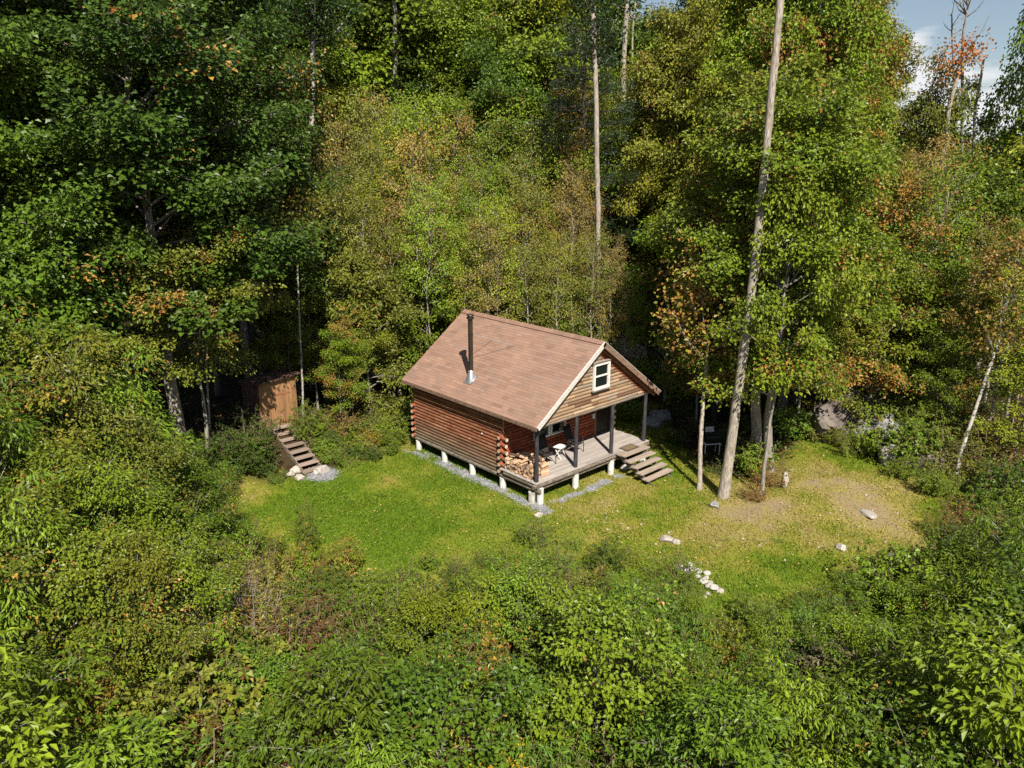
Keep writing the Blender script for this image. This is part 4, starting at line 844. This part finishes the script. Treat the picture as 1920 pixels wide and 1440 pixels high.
row('birch', [(560, 56, 120), (650, 58, 90), (740, 60, 100), (830, 58, 110), (920, 57, 120), (1000, 56, 150), (1080, 55, 180), (600, 54, 180), (1140, 54, 200), (880, 60, 60)], ['leafy', 'yellow', 'leafy', 'mid'], 'upperfill', 'birch_tree', (.02, .12), sxy=1.6)
row('young', [(540, 53, 160), (625, 56, 60), (700, 54, 120), (765, 56, 90), (845, 55, 60), (930, 58, 40), (985, 55, 110), (1050, 57, 130), (1150, 52, 230), (1210, 50, 200), (1215, 54, 90)], ['leafy', 'yellow', 'bright', 'leafy'], 'upperfill', 'maple_sapling', (.02, .12))
# far right
row('birch', [(1700, 37, 330), (1745, 39, 360), (1790, 37, 420), (1840, 38, 440), (1890, 36, 400), (1930, 38, 360), (1720, 43, 270), (1685, 41, 300), (1890, 33, 480), (1850, 32, 520), (1920, 31, 540)], ['brown', 'leafy', 'olive', 'yellow'], 'farright', 'birch_tree', (.08, .28))
row('young', [(1720, 35, 470), (1780, 41, 330), (1840, 43, 300), (1900, 42, 290), (1830, 34.5, 560), (1905, 30.5, 640), (1760, 33, 600), (1880, 46, 240), (1720, 48, 230)], ['leafy', 'mid', 'yellow'], 'farrightgreen', 'maple_sapling', (.05, .25))
row('maple', [(1690, 62, 240), (1740, 66, 262), (1800, 64, 275), (1850, 60, 275), (1910, 62, 262), (1570, 64, 60)], ['mid', 'leafy', 'olive'], 'gap', 'maple_tree', (.08, .2))
plant('young', 2, 1905, 44, 'maple_sapling', top=-40, tint='mid', aut=.03, sxy=.5, zone='x', label='airy green tree with open crown against the sky at the top right', cat='tree')
plant('young', 0, 1850, 49, 'maple_sapling', top=20, tint='mid', aut=.05, sxy=.5, zone='x', label='open-crowned green tree just left of the airy one, against the sky', cat='tree')
plant('young', 2, 1712, 47, 'maple_sapling', top=165, tint='olive', aut=.12, sxy=.6, zone='x', label='olive green tree crown under the patch of sky at the right', cat='tree')
# dead and bare trunks
def snag(label, pts, r, bark, branches=0, seed=0, name='dead_tree', blen=1.6, cat='dead tree', crown=None):
    """pts: (px, py, d) along the trunk; the first one sits on the ground"""
    rs = random.Random(seed); P3 = []
    for i, (px, py, d) in enumerate(pts):
        z = float(ground(*col_at(px, d)[:2])) if i == 0 else z_at(d, py); dep = d*math.cos(PIT)+(CAM[2]-z)*math.sin(-PIT); x, y = xy((px-960)/FPX*dep, d); P3.append(np.array([x, y, z]))
    o = thing(name, label, cat, tuple(P3[0])); q = [p-P3[0] for p in P3]; q[0] = q[0]-[0, 0, .15]
    n = 70; tt = np.linspace(0, 1, n); L_ = np.linspace(0, 1, len(q)); Q = np.array([[np.interp(t, L_, [v[k] for v in q]) for k in range(3)] for t in tt])+np.array([[rs.gauss(0, .006) for _ in range(2)]+[0] for _ in range(n)])+np.column_stack([.05*np.sin(tt*9+seed), .05*np.cos(tt*7+seed), 0*tt])*min(1, r[0]/.1)
    rr_ = np.linspace(r[0], r[1], n); rr_ *= 1+.45*np.exp(-tt*28); rr_ *= np.array([1+rs.gauss(0, .02) for _ in tt]); link('trunk', tubes_mesh('trunk', [(Q, rr_, 10)], W[bark]), o); tb = []; ends = []
    for k in range(branches):
        t = rs.uniform(.45, 1.) if crown is None else rs.uniform(.6, 1); b0 = np.array([np.interp(t, tt, Q[:, j]) for j in range(3)]); a = k*2.4+rs.uniform(-.5, .5); e = rs.uniform(.3, 1.1); l = blen*rs.uniform(.5, 1.2); dv = np.array([math.cos(a)*math.cos(e), math.sin(a)*math.cos(e), math.sin(e)])
        pp = [b0, b0+dv*l*.5, b0+dv*l*.8+[0, 0, .15*l], b0+dv*l+[0, 0, .35*l]]; tb.append((np.array(pp), np.array([.035, .022, .014, .005])*min(1.6, blen/1.6), 5)); ends.append(pp[-1]); ends.append(pp[1])
        for m in range(2): w_ = b0+dv*l*rs.uniform(.4, .8); tb.append((np.array([w_, w_+np.array([rs.gauss(0, .3), rs.gauss(0, .3), .35])*l*.5]), np.array([.012, .003]), 4))
    if tb: link('branches', tubes_mesh('branches', tb, W[bark]), o)
    if crown:
        rs2 = np.random.RandomState(seed); E_ = np.array(ends+[Q[-1]]); I = np.repeat(np.arange(len(E_)), crown[1]); nn = len(I); Pp = E_[I]+rs2.normal(0, 1, (nn, 3))*[.5, .5, .25]; D = rs2.normal(0, 1, (nn, 3)); V, F, A = leaf_mesh(Pp, D, np.array([0, 0, 1.])+rs2.normal(0, .5, (nn, 3)), .17, .14, rs2.rand(nn), rs2.rand(nn), rs2)
        c = link('crown', mesh('crown', V, F, LEAF, {'lf': A}), o); c.color = (*crown[0], crown[2])
    return o
snag('slender pale maple stem with orange and yellow leaves right of the steps', [(1311, 905, 28.9), (1318, 780, 29.4), (1326, 650, 30.6), (1330, 560, 31.6)], (.10, .05), 'bark_pale', 22, 16, 'maple_sapling', 2.2, 'tree', ((.2, .2, .03), 75, .55))
snag('tall bare grey trunk leaning slightly right of the cabin, taller than the frame', [(1356, 930, 28.1), (1410, 520, 28.1), (1432, 330, 28.1), (1463, 0, 28.1), (1478, -160, 28.1)], (.185, .10), 'bark_pale', 5, 1, blen=.45)
snag('tall pale trunk with dark leafy top rising from the birch thicket', [(1122, 560, 39.6), (1121, 400, 39.6), (1118, 200, 39.6), (1110, 0, 39.6), (1108, -60, 39.6)], (.125, .12), 'bark_pale', 10, 2, 'tall_tree', 1.6, 'tree', ((.02, .045, .01), 110, .0))
snag('straight white trunk with dark crown at the upper left of the thicket', [(584, 420, 45), (585, 200, 45), (584, 60, 45), (582, -40, 45)], (.17, .13), 'bark_white', 16, 3, 'tall_tree', 2.2, 'tree', ((.03, .07, .011), 170, .03))
snag('dark forked trunk with green crown at the top left of centre', [(741, 330, 52), (740, 80, 52), (738, 0, 52), (736, -60, 52)], (.16, .12), 'bark_grey', 14, 4, 'tall_tree', 2.6, 'tree', ((.07, .12, .015), 150, .08))
snag('bare pale trunk at the top edge below the small sky gap', [(1163, 330, 52), (1168, 110, 52), (1174, 0, 52), (1178, -60, 52)], (.17, .13), 'bark_pale', 5, 5, blen=1.4)
snag('thin bare stem just right of the trunk under the sky gap', [(1178, 300, 54), (1184, 60, 54), (1190, 10, 54), (1200, -60, 54)], (.07, .04), 'bark_pale', 6, 6, blen=1.3)
snag('pale leaning dead trunk below the red crown at the upper right', [(1758, 400, 46), (1762, 320, 46), (1778, 200, 46), (1798, 130, 46), (1804, 95, 46)], (.17, .08), 'bark_pale', 9, 7, 'tall_tree', .8, 'tree', ((.42, .15, .03), 26, .3))
snag('thin grey bare tree reaching above the red crown', [(1800, 330, 47), (1803, 150, 47), (1806, 60, 47), (1816, -10, 47)], (.11, .035), 'bark_grey', 14, 8, blen=2.)
snag('bare grey stem left of the one above the red crown', [(1790, 320, 48), (1790, 150, 48), (1784, 60, 48), (1782, 25, 48)], (.08, .03), 'bark_grey', 8, 9, blen=1.1)
snag('pale double trunk under the open crown at the upper right', [(1815, 330, 47), (1828, 200, 47), (1842, 110, 47)], (.10, .06), 'bark_pale', 2, 10)
snag('white birch trunk leaning right at the right edge of the lawn', [(1793, 893, 29.4), (1806, 840, 29.5), (1850, 700, 30.5), (1882, 600, 31.2), (1893, 520, 32)], (.085, .04), 'bark_white', 12, 11, 'birch_tree', 1.5, 'tree', ((.16, .12, .03), 70, .3))
snag('thin pale stem of a sapling left of the shed', [(392, 862, 30.2), (391, 780, 30.2), (388, 690, 30.2), (386, 600, 30.2)], (.055, .035), 'bark_pale', 0, 12, 'bare_stem', cat='tree')
snag('thin pale birch stem beside the shed', [(568, 800, 34), (563, 640, 34), (557, 480, 34), (554, 420, 34)], (.05, .03), 'bark_white', 18, 13, 'birch_tree', 1.3, 'tree', ((.14, .15, .025), 60, .12))
snag('dark trunk in shade behind the orange maple sapling', [(1338, 745, 37), (1336, 640, 37), (1333, 520, 37)], (.15, .12), 'bark_dark', 0, 14, 'bare_stem', cat='tree')
# bushes around the clearing
def bush(kind, i, px, top, h, tint, aut, zone=None, label=None, name='bush', d=None, **k):
    d = d_for(top, h, px) if d is None else d
    return plant(kind, i, px, d, name, H=h, tint=tint, aut=aut, zone=zone, label=label, cat='bush', **k)
bush('roundleaf', 0, 1412, 826, 1.5, 'leafy', .12, label='yellow-green bush at the foot of the leaning trunk'); bush('bramble', 0, 1440, 862, 1.1, 'bronze', .55, label='orange-leaved bush beside the white standing stone'); bush('bramble', 1, 1415, 900, .8, 'bronze', .45, label='low rusty bush below the leaning trunk')
bush('roundleaf', 1, 1475, 748, 1.9, 'cool', .02, label='dense dark green bush behind the two maple trunks'); bush('weed', 0, 1600, 802, 1.2, 'bright', .05, label='bright green weeds in front of the mossy boulder'); bush('weed', 1, 1570, 790, 1.0, 'yellow', .1, label='yellowish weeds at the foot of the large boulder')
bush('oval', 1, 1535, 775, 1.3, 'olive', .1, label='olive bush against the left side of the large boulder'); bush('roundleaf', 0, 1625, 790, 1.5, 'leafy', .08, label='leafy bush in front of the mossy boulder'); bush('oval', 1, 1690, 850, 1.0, 'leafy', .05, label='bush behind the small pale rocks at the right lawn edge')
bush('oval', 0, 1742, 872, 1.2, 'leafy', .08, label='green bush left of the leaning white birch'); bush('weed', 1, 1720, 850, .9, 'mid', .15, label='small weeds behind the pale pointed rock'); bush('weed', 0, 1770, 880, 1.0, 'leafy', .1, label='weeds at the foot of the leaning white birch')
for px, top, h, kd, tn, au in ((650, 790, 1.0, 'roundleaf', 'leafy', .1), (690, 770, 1.1, 'weed', 'bright', .05), (715, 800, .9, 'oval', 'leafy', .12), (740, 755, 1.3, 'weed', 'yellow', .05), (745, 800, .9, 'roundleaf', 'bright', .02), (620, 800, 1.0, 'oval', 'cool', .05), (665, 835, .7, 'roundleaf', 'cool', .05), (700, 835, .7, 'oval', 'mid', .05), (760, 735, 1.5, 'weed', 'bright', .02), (640, 760, 1.4, 'bramble', 'bronze', .4), (705, 725, 1.6, 'bramble', 'olive', .3), (735, 830, .6, 'roundleaf', 'leafy', .02), (615, 838, .7, 'oval', 'bright', .03), (640, 850, .6, 'roundleaf', 'leafy', .05), (608, 815, .9, 'roundleaf', 'leafy', .05), (630, 822, .8, 'weed', 'bright', .05), (672, 812, .9, 'oval', 'yellow', .15), (655, 855, .5, 'weed', 'leafy', .05), (725, 775, 1.2, 'oval', 'bright', .02), (690, 800, .9, 'bramble', 'gold', .2), (752, 770, 1.2, 'roundleaf', 'leafy', .03), (600, 770, 1.1, 'oval', 'leafy', .08)):
    bush(kd, R5.randrange(3), px, top, h, tn, au, zone='bank')
for px, top, h, kd, tn, au in ((455, 830, 1.3, 'oval', 'dark', .05), (500, 850, 1.0, 'roundleaf', 'dark', .03), (480, 800, 1.6, 'lance', 'dark', .05), (430, 860, 1.2, 'lance', 'cool', .05), (410, 800, 1.8, 'oval', 'dark', .02), (520, 880, .6, 'weed', 'mid', .05), (470, 760, 2.0, 'bramble', 'dark', .05), (300, 790, 2.0, 'oval', 'dark', .05)):
    bush(kd, R5.randrange(3), px, top, h, tn, au, zone='shade')
for px, top, h, kd, tn, au in ((1160, 655, 1.0, 'weed', 'leafy', 0), (1180, 650, .9, 'weed', 'bright', 0), (1215, 655, .9, 'weed', 'mid', 0), (1250, 650, .9, 'weed', 'leafy', 0), (1200, 690, .9, 'weed', 'mid', 0), (1250, 700, 1.0, 'weed', 'mid', .03), (1175, 745, 1.2, 'roundleaf', 'leafy', 0), (1190, 715, 1.0, 'weed', 'leafy', .0), (1300, 640, 1.0, 'weed', 'mid', .05), (1275, 740, 1.1, 'bramble', 'dark', .1), (1305, 775, 1., 'bramble', 'dark', .05), (1360, 790, 1.1, 'bramble', 'dark', .1), (1265, 800, .8, 'oval', 'dark', .0), (1390, 770, 1.1, 'oval', 'dark', .0), (1100, 610, 1.3, 'roundleaf', 'leafy', 0), (1075, 585, 1.5, 'roundleaf', 'mid', 0)):
    bush(kd, R5.randrange(3), px, top, h, tn, au, zone='behind')
for px, top, h, kd, tn, au in ((1800, 930, 1.2, 'bramble', 'bronze', .5), (1845, 900, 1.6, 'oval', 'mid', .1), (1880, 860, 2.0, 'roundleaf', 'cool', .05), (1905, 900, 1.8, 'oval', 'leafy', .1), (1760, 960, .9, 'weed', 'olive', .35), (1830, 960, 1.3, 'bramble', 'bronze', .45), (1890, 960, 1.5, 'bramble', 'olive', .3), (1840, 790, 2.2, 'bramble', 'olive', .3), (1890, 760, 2.4, 'bramble', 'bronze', .4), (1700, 780, 2.2, 'roundleaf', 'leafy', .05), (1735, 740, 2.6, 'oval', 'yellow', .1), (1690, 700, 3., 'oval', 'leafy', .1), (1770, 800, 2.0, 'bramble', 'olive', .2)):
    bush(kd, R5.randrange(3), px, top, h, tn, au, zone='rightedge')
# foreground slope, row by row
BX = [-60, 60, 200, 300, 380, 440, 500, 600, 700, 850, 1000, 1150, 1250, 1340, 1450, 1600, 1680, 1750, 1800, 1980]
BY = [560, 590, 660, 790, 880, 935, 1010, 1020, 1040, 1040, 1010, 1015, 1062, 1130, 1120, 1105, 1040, 1020, 985, 930]
def region(px, py):
    c = R5.random()
    if py > 1080 and c < (.55 if px > 1340 else .5 if px > 660 else .3):
        return ('bushy', R5.choice(['leafy', 'mid', 'leafy', 'cool'] if px > 940 else ['yellow', 'leafy', 'yellow', 'mid'] if px > 640 else ['leafy', 'olive', 'bronze', 'mid']), .05 if px > 640 else .05)
    if px < 430 and not (py > 1250 and px > 260):
        return R5.choice([('oval', 'mid', .06), ('roundleaf', 'olive', .07), ('lance', 'mid', .05), ('lance', 'dark', .04), ('roundleaf', 'mid', .08), ('oval', 'olive', .2), ('bramble', 'olive', .15), ('roundleaf', 'leafy', .05)])
    if px < 660 and py > 1020:
        return R5.choice([('bramble', 'bronze', .38), ('weed', 'olive', .3), ('bare', 'bronze', .4), ('oval', 'mid', .2), ('bramble', 'leafy', .3), ('bramble', 'olive', .35), ('oval', 'leafy', .2)])
    if px < 860: return R5.choice([('oval', 'yellow', .06), ('oval', 'leafy', .08), ('lance', 'leafy', .08), ('bramble', 'olive', .25), ('roundleaf', 'yellow', .1), ('weed', 'leafy', .1)])
    if px < 980 and py > 1090: return R5.choice([('oval', 'yellow', .06), ('oval', 'gold', .08), ('oval', 'yellow', .03), ('lance', 'leafy', .05)])
    if px < 1340: return R5.choice([('lance', 'cool', .04), ('lance', 'leafy', .06), ('weed', 'mid', .05), ('lance', 'olive', .2), ('oval', 'leafy', .08), ('bramble', 'olive', .3), ('oval', 'mid', .05), ('weed', 'leafy', .02)])
    if px < 1640: return R5.choice([('roundleaf', 'leafy', .05), ('oval', 'leafy', .08), ('weed', 'bright', .02), ('oval', 'mid', .06), ('roundleaf', 'mid', .06), ('bramble', 'olive', .25), ('lance', 'cool', .03)])
    return R5.choice([('lance', 'cool', .03), ('roundleaf', 'mid', .06), ('oval', 'mid', .05), ('lance', 'dark', .02), ('oval', 'leafy', .1), ('roundleaf', 'dark', .03)])
for ri, (off, h0, h1, stp) in enumerate(((2, .5, 1.3, 46), (40, .8, 1.7, 60), (95, 1.0, 1.9, 78), (165, 1.2, 2.5, 98), (245, 1.3, 2.8, 118), (340, 1.4, 2.9, 135), (440, 1.4, 3.0, 150), (560, 1.5, 3.0, 165), (690, 1.5, 3.0, 180), (830, 1.5, 3.0, 180))):
    px = -70+U(0, stp)
    while px < 1990:
        b0 = np.interp(px, BX, BY); top = b0+off+U(-26, 26); j = U(.75, 1.25); px_ = px; px += stp*j
        if top > 1475: continue
        lf = px_ < 400 or px_ > 1770
        h = U(h0, h1)*(1.35 if lf else 1)
        k_, t_, a_ = region(px_, top)
        if k_ == 'bushy': h = max(1.5, h*1.3); px += stp*.25
        if ri == 0 and not lf: k_ = R5.choice(['weed', 'lance', 'oval', 'bramble', k_] if 820 < px_ < 1300 else ['weed', 'bramble', 'lance', k_]); t_ = R5.choice(['leafy', 'mid', 'leafy', 'yellow'] if 820 < px_ < 1700 else ['leafy', 'olive', 'bronze', 'yellow']); top += U(-26, 10)
        bush(k_, R5.randrange(3), px_, top, h, t_, max(0, a_+U(-.04, .06)), zone='slope')
bush('lance', 1, 574, 722, 2.0, 'leafy', .05, label='thin leafy shrub at the right corner of the shed', d=31.9, sxy=.6)
bush('weed', 0, 1290, 1085, .7, 'leafy', .02, label='weeds growing inside the stone fire ring'); bush('weed', 1, 1262, 1078, .8, 'mid', .02, label='weeds hiding the left end of the stone ring'); bush('bushy', 0, 1300, 1128, 1.0, 'leafy', .03, label='leafy bush overlapping the lower end of the stone ring')
bush('lance', 0, 578, 930, 2.2, 'leafy', .2, label='tall thin weed stalks rising above the lawn edge', sxy=.35); bush('oval', 1, 1610, 1200, 2.4, 'grey', .15, label='large grey-brown shrub low at the right'); bush('oval', 0, 1660, 1250, 2.0, 'grey', .2, label='grey-brown shrub touching the larger one at the lower right')
bush('bare', 0, 470, 1100, 2.2, 'bronze', .3, label='tangle of bare twigs at the lower left edge of the lawn'); bush('bare', 0, 430, 1060, 2.0, 'bronze', .3, label='bare twiggy shrub left of the twig tangle'); bush('bare', 0, 800, 1330, 2.0, 'yellow', .1, label='bare pale stems among the yellow leaves at the bottom')
bush('roundleaf', 1, 1690, 1010, 2.3, 'leafy', .08, label='leafy green shrub casting a shadow on the right lawn'); bush('lance', 1, 1890, 1180, 2.6, 'cool', .02, label='drooping long-leaved shrub at the lower right edge')
for px, top, h in ((420, 1130, 1.8), (520, 1170, 1.7), (600, 1120, 1.5), (470, 1260, 2.0), (570, 1300, 1.8), (640, 1230, 1.6), (210, 1300, 2.0), (390, 1380, 1.9), (520, 1400, 1.8), (900, 1180, 1.3), (1130, 1250, 1.4)):
    bush(R5.choice(['bramble', 'oval', 'bushy']), 0, px+U(-12, 12), top, h, R5.choice(['rust', 'rust', 'bronze']), U(.15, .4), zone='slope')
# low cover on the forest floor
rs = np.random.RandomState(9); n = 6000; s_ = rs.uniform(-34, 36, n); d_ = 13+rs.rand(n)**.8*54; b_ = at(1000, 900, -.9); s_[:2200] = rs.uniform(-16, 22, 2200); d_[:2200] = rs.uniform(15, 31, 2200); x_, y_ = xy(s_, d_); q = poly_sd(x_, y_)+.5*(fbm(x_, y_, 1.3, 77)-.5); inc = (np.abs(x_-3.4) < 3.9) & (np.abs(y_-4) < 4.6); ok = (q < -.1) & ~inc & ~((np.abs(x_+4.7) < 1.3) & (y_ > 8.2) & (y_ < 13.5)) & (np.abs(s_) < 4+d_*.72); x_, y_ = x_[ok], y_[ok]; m = len(x_)
I = np.repeat(np.arange(m), 26); nn = len(I); r_ = rs.rand(nn)**.5*.45; a_ = rs.rand(nn)*6.283; X = x_[I]+r_*np.cos(a_); Y = y_[I]+r_*np.sin(a_); Z = ground(X, Y)+rs.rand(nn)*(.15+.4*rs.rand(m)[I]); D = np.column_stack([np.cos(a_), np.sin(a_), rs.normal(-.1, .4, nn)])+rs.normal(0, .3, (nn, 3))
V, F, A = leaf_mesh(np.column_stack([X, Y, Z]), D, np.array([0, 0, 1.])+rs.normal(0, .35, (nn, 3)), rs.uniform(.08, .2, nn), rs.uniform(.05, .1, nn), rs.rand(m)[I], rs.rand(nn), rs)
o = link('undergrowth', mesh('undergrowth', V, F, LEAF, {'lf': A})); o.color = (.055, .10, .016, .22); tag(o, 'low leafy undergrowth covering the forest floor between the trees', 'undergrowth', kind='stuff')
# broad-leaved weeds in the lawn
n = 5200; x_ = rs.uniform(lo[0], hi[0], n); y_ = rs.uniform(lo[1], hi[1], n); f0, f1, f2 = fields(x_, y_); ok = (f0 > .4) & (f2 < .4) & ~((x_ > -.1) & (x_ < 6.9) & (y_ > -1.9) & (y_ < 8.1)) & (rs.rand(n) < (fbm(x_, y_, 1.5, 61) > .47)*(f1 < .62)); x_, y_ = x_[ok], y_[ok]; m = len(x_)
I = np.repeat(np.arange(m), 12); nn = len(I); a_ = rs.rand(nn)*6.283; r_ = rs.rand(nn)**.5*.16; X = x_[I]+r_*np.cos(a_); Y = y_[I]+r_*np.sin(a_)
V, F, A = leaf_mesh(np.column_stack([X, Y, ground(X, Y)+rs.uniform(.03, .13, nn)]), np.column_stack([np.cos(a_), np.sin(a_), rs.normal(.1, .3, nn)]), np.array([0, 0, 1.])+rs.normal(0, .35, (nn, 3)), rs.uniform(.04, .10, nn), rs.uniform(.025, .05, nn), rs.rand(m)[I], rs.rand(nn), rs)
o = link('lawn_weeds', mesh('lawn_weeds', V, F, LEAF, {'lf': A})); o.color = (.15, .23, .025, .06); tag(o, 'low broad-leaved weeds and clover growing in the lawn', 'weeds', kind='stuff')
# fallen leaves on the lawn
n = 5000; x_ = rs.uniform(lo[0], hi[0], n); y_ = rs.uniform(lo[1], hi[1], n); ok = (fields(x_, y_)[0] > .5) & ~((x_ > 0) & (x_ < 6.9) & (y_ > -1.8) & (y_ < 8.1)) & (rs.rand(n) < .25+.75*(fbm(x_, y_, 2.2, 55) > .52)); x_, y_ = x_[ok], y_[ok]; m = len(x_); a_ = rs.rand(m)*6.283
V, F, A = leaf_mesh(np.column_stack([x_, y_, ground(x_, y_)+rs.uniform(.03, .09, m)]), np.column_stack([np.cos(a_), np.sin(a_), rs.normal(0, .2, m)]), np.array([0, 0, 1.])+rs.normal(0, .3, (m, 3)), rs.uniform(.05, .11, m), rs.uniform(.04, .08, m), rs.rand(m), rs.rand(m), rs)
o = link('fallen_leaves', mesh('fallen_leaves', V, F, LEAF, {'lf': A})); o.color = (.40, .31, .14, .22); tag(o, 'dry tan leaves fallen on the lawn', 'fallen leaves', kind='stuff')
# ------------------------------------------------------------------ labels of the planted trees and bushes
ORD = ['', 'second ', 'third ', 'fourth ', 'fifth ', 'sixth ', 'seventh ', 'eighth ', 'ninth ', 'tenth ', 'eleventh ', 'twelfth ', 'thirteenth ', 'fourteenth ', 'fifteenth ', 'sixteenth ', 'seventeenth ', 'eighteenth ', 'nineteenth ', 'twentieth ']
WHERE = {'left': ('in the dark wood left of the cabin', 'tall dark maples left of the cabin'), 'leftyoung': ('near the shed in the left wood', 'maple saplings at the left'), 'thicket': ('in the thicket behind the cabin', 'slender birches behind the cabin'),
 'thicketfront': ('between the shed and the cabin roof', 'saplings between shed and cabin'), 'thicketgreen': ('among the birches behind the cabin roof', 'green saplings among the birches'), 'upper': ('on the rise beyond the birch thicket', 'maples beyond the thicket'),
 'upperfill': ('on the rise beyond the thicket', 'slim trees on the rise'), 'leftfront': ('in the dense growth left of the lawn', 'saplings at the near left'), 'rightfront': ('on the slope at the lower right', 'bushes at the lower right'), 'darkgap': ('in the dark gap behind the cabin', 'dark conifers behind the cabin'), 'right': ('right of the cabin', 'maples right of the cabin'), 'rightyoung': ('under the maples right of the cabin', 'saplings under the right maples'),
 'farright': ('at the right edge of the wood', 'birches at the right edge'), 'farrightgreen': ('among the brown birches at the right edge', 'saplings at the right edge'), 'gap': ('below the open sky at the upper right', 'distant trees below the sky gap'),
 'bank': ('on the bank between shed steps and cabin', 'plants on the bank'), 'shade': ('in the shade beside the shed steps', 'shaded bushes by the shed steps'), 'behind': ('in the shade behind the porch', 'plants behind the porch'), 'rightedge': ('along the right edge of the lawn', 'bushes along the right lawn edge'), 'slope': ('on the slope below the lawn', 'shrubs on the slope below the lawn')}
HUE = {'dark': 'dark green', 'mid': 'mid-green', 'leafy': 'fresh green', 'yellow': 'yellow-green', 'olive': 'olive', 'bright': 'bright green', 'brown': 'brown-leaved', 'bronze': 'bronze', 'cool': 'cool green', 'grey': 'grey-brown', 'gold': 'golden', 'rust': 'rust-brown'}
KIND = {'maple': 'maple', 'young': 'maple sapling', 'birch': 'birch', 'pine': 'conifer', 'lance': 'narrow-leaved shrub', 'roundleaf': 'round-leaved shrub', 'oval': 'oval-leaved shrub', 'weed': 'fine-leaved weed clump', 'bramble': 'bramble', 'bare': 'bare twiggy shrub', 'thick': 'leafy sapling', 'bough': 'wide-spreading maple sapling', 'bushy': 'rounded bush'}
BAND = {'slope': [(0, 1010, 'lawn edge'), (1010, 1120, 'upper slope'), (1120, 1230, 'middle slope'), (1230, 1340, 'lower slope'), (1340, 9999, 'bottom of the photo')], 'thicket': [(-999, 250, 'rear rank'), (250, 330, 'middle rank'), (330, 9999, 'front rank')]}
def row_top(a): return 720-FPX*math.tan(math.atan2(float(a['o'].location.z)+a['H']-CAM[2], a['d'])-PIT)
from collections import defaultdict
G_ = defaultdict(list)
for a in ALL:
    if a['zone'] not in WHERE: continue
    h = HUE.get(a['tint'], 'dark') if isinstance(a['tint'], str) else 'very dark'
    if a['zone'] != 'slope' and a['aut'] > .28: h += ' and rust'
    elif a['zone'] == 'slope' and a['aut'] > .3: h = 'rusty ' + h
    b = ''
    if a['zone'] in BAND:
        t = row_top(a); b = next(n for lo_, hi_, n in BAND[a['zone']] if lo_ <= t < hi_)
    if a['zone'] == 'slope': b += ', left third' if a['px'] < 640 else (', middle third' if a['px'] < 1280 else ', right third')
    G_[(a['zone'], h, KIND[a['kind']], b)].append(a)
for (z, h, kd, b), v in G_.items():
    v.sort(key=lambda a: a['px']); wh, gr_ = WHERE[z]
    for i, a in enumerate(v):
        o_ = '' if len(v) == 1 else ((ORD[i] if i < len(ORD) else str(i+1)+'th ')+'from left')
        if i == 0 and len(v) > 1: o_ = 'leftmost'
        if z == 'slope': s = f"{h} {kd}, {b}" + (' below the lawn' if 'lawn' not in b and 'photo' not in b and not o_ else '')
        elif b: s = f"{h} {kd} in the thicket's {b} behind the cabin"
        else: s = f"{h} {kd} {wh}"
        a['o']['label'] = s + (', ' + o_ if o_ else ''); a['o']['group'] = gr_

# ------------------------------------------------------------------ light and sky
SUN = Vector((-.3345, -.602, .725)).normalized()
w = bpy.data.worlds.new('World'); sc.world = w; w.use_nodes = True; nt = w.node_tree; nt.nodes.clear()
sky = N(nt, 'TexSky', sky_type='NISHITA'); sky.sun_disc = False; sky.sun_elevation = math.asin(SUN.z); sky.sun_rotation = math.atan2(SUN.x, SUN.y) % (2*math.pi); sky.altitude = 300; sky.dust_density = .4
tc = N(nt, 'TexCoord'); mp = N(nt, 'Mapping'); mp.inputs['Scale'].default_value = (3, 3, 11); L(nt, tc.outputs['Generated'], mp.inputs[0]); nz = N(nt, 'TexNoise'); nz.inputs['Scale'].default_value = 2.2; nz.inputs['Detail'].default_value = 7; nz.inputs['Roughness'].default_value = .55; L(nt, mp.outputs[0], nz.inputs['Vector'])
sx = N(nt, 'SeparateXYZ'); L(nt, tc.outputs['Generated'], sx.inputs[0])
lowc = ramp(nt, sx.outputs[2], [(.05, (1, 1, 1)), (.17, (0, 0, 0))]); cl = mth(nt, 'ADD', nz.outputs['Fac'], mth(nt, 'MULTIPLY_ADD', lowc, .34, -.18))
cf = ramp(nt, cl, [(.50, (0, 0, 0)), (.62, (1, 1, 1))]); veil = mixc(nt, .13, sky.outputs[0], (9., 9.6, 10.2)); skc = mixc(nt, cf, veil, (10.5, 10.6, 10.9))
bg = N(nt, 'Background'); L(nt, skc, bg.inputs[0]); bg.inputs[1].default_value = .054; wo = N(nt, 'OutputWorld'); L(nt, bg.outputs[0], wo.inputs[0])
sl = bpy.data.lights.new('sun', 'SUN'); sl.energy = 5.0; sl.angle = rad(.53); sl.color = (1, .945, .86); so = bpy.data.objects.new('sun', sl); COL.objects.link(so); so.rotation_euler = (-SUN).to_track_quat('-Z', 'Y').to_euler(); so.location = (-30, -55, 66)
sc.view_settings.view_transform = 'Standard'; sc.view_settings.look = 'None'; sc.view_settings.exposure = .64; sc.view_settings.gamma = 1
cy = sc.cycles; cy.max_bounces = 2; cy.diffuse_bounces = 1; cy.glossy_bounces = 1; cy.transmission_bounces = 1; cy.transparent_max_bounces = 4; cy.use_denoising = False
print('GRASS', NGRASS, 'PLANTS', len(ALL), LEAFCOUNT)
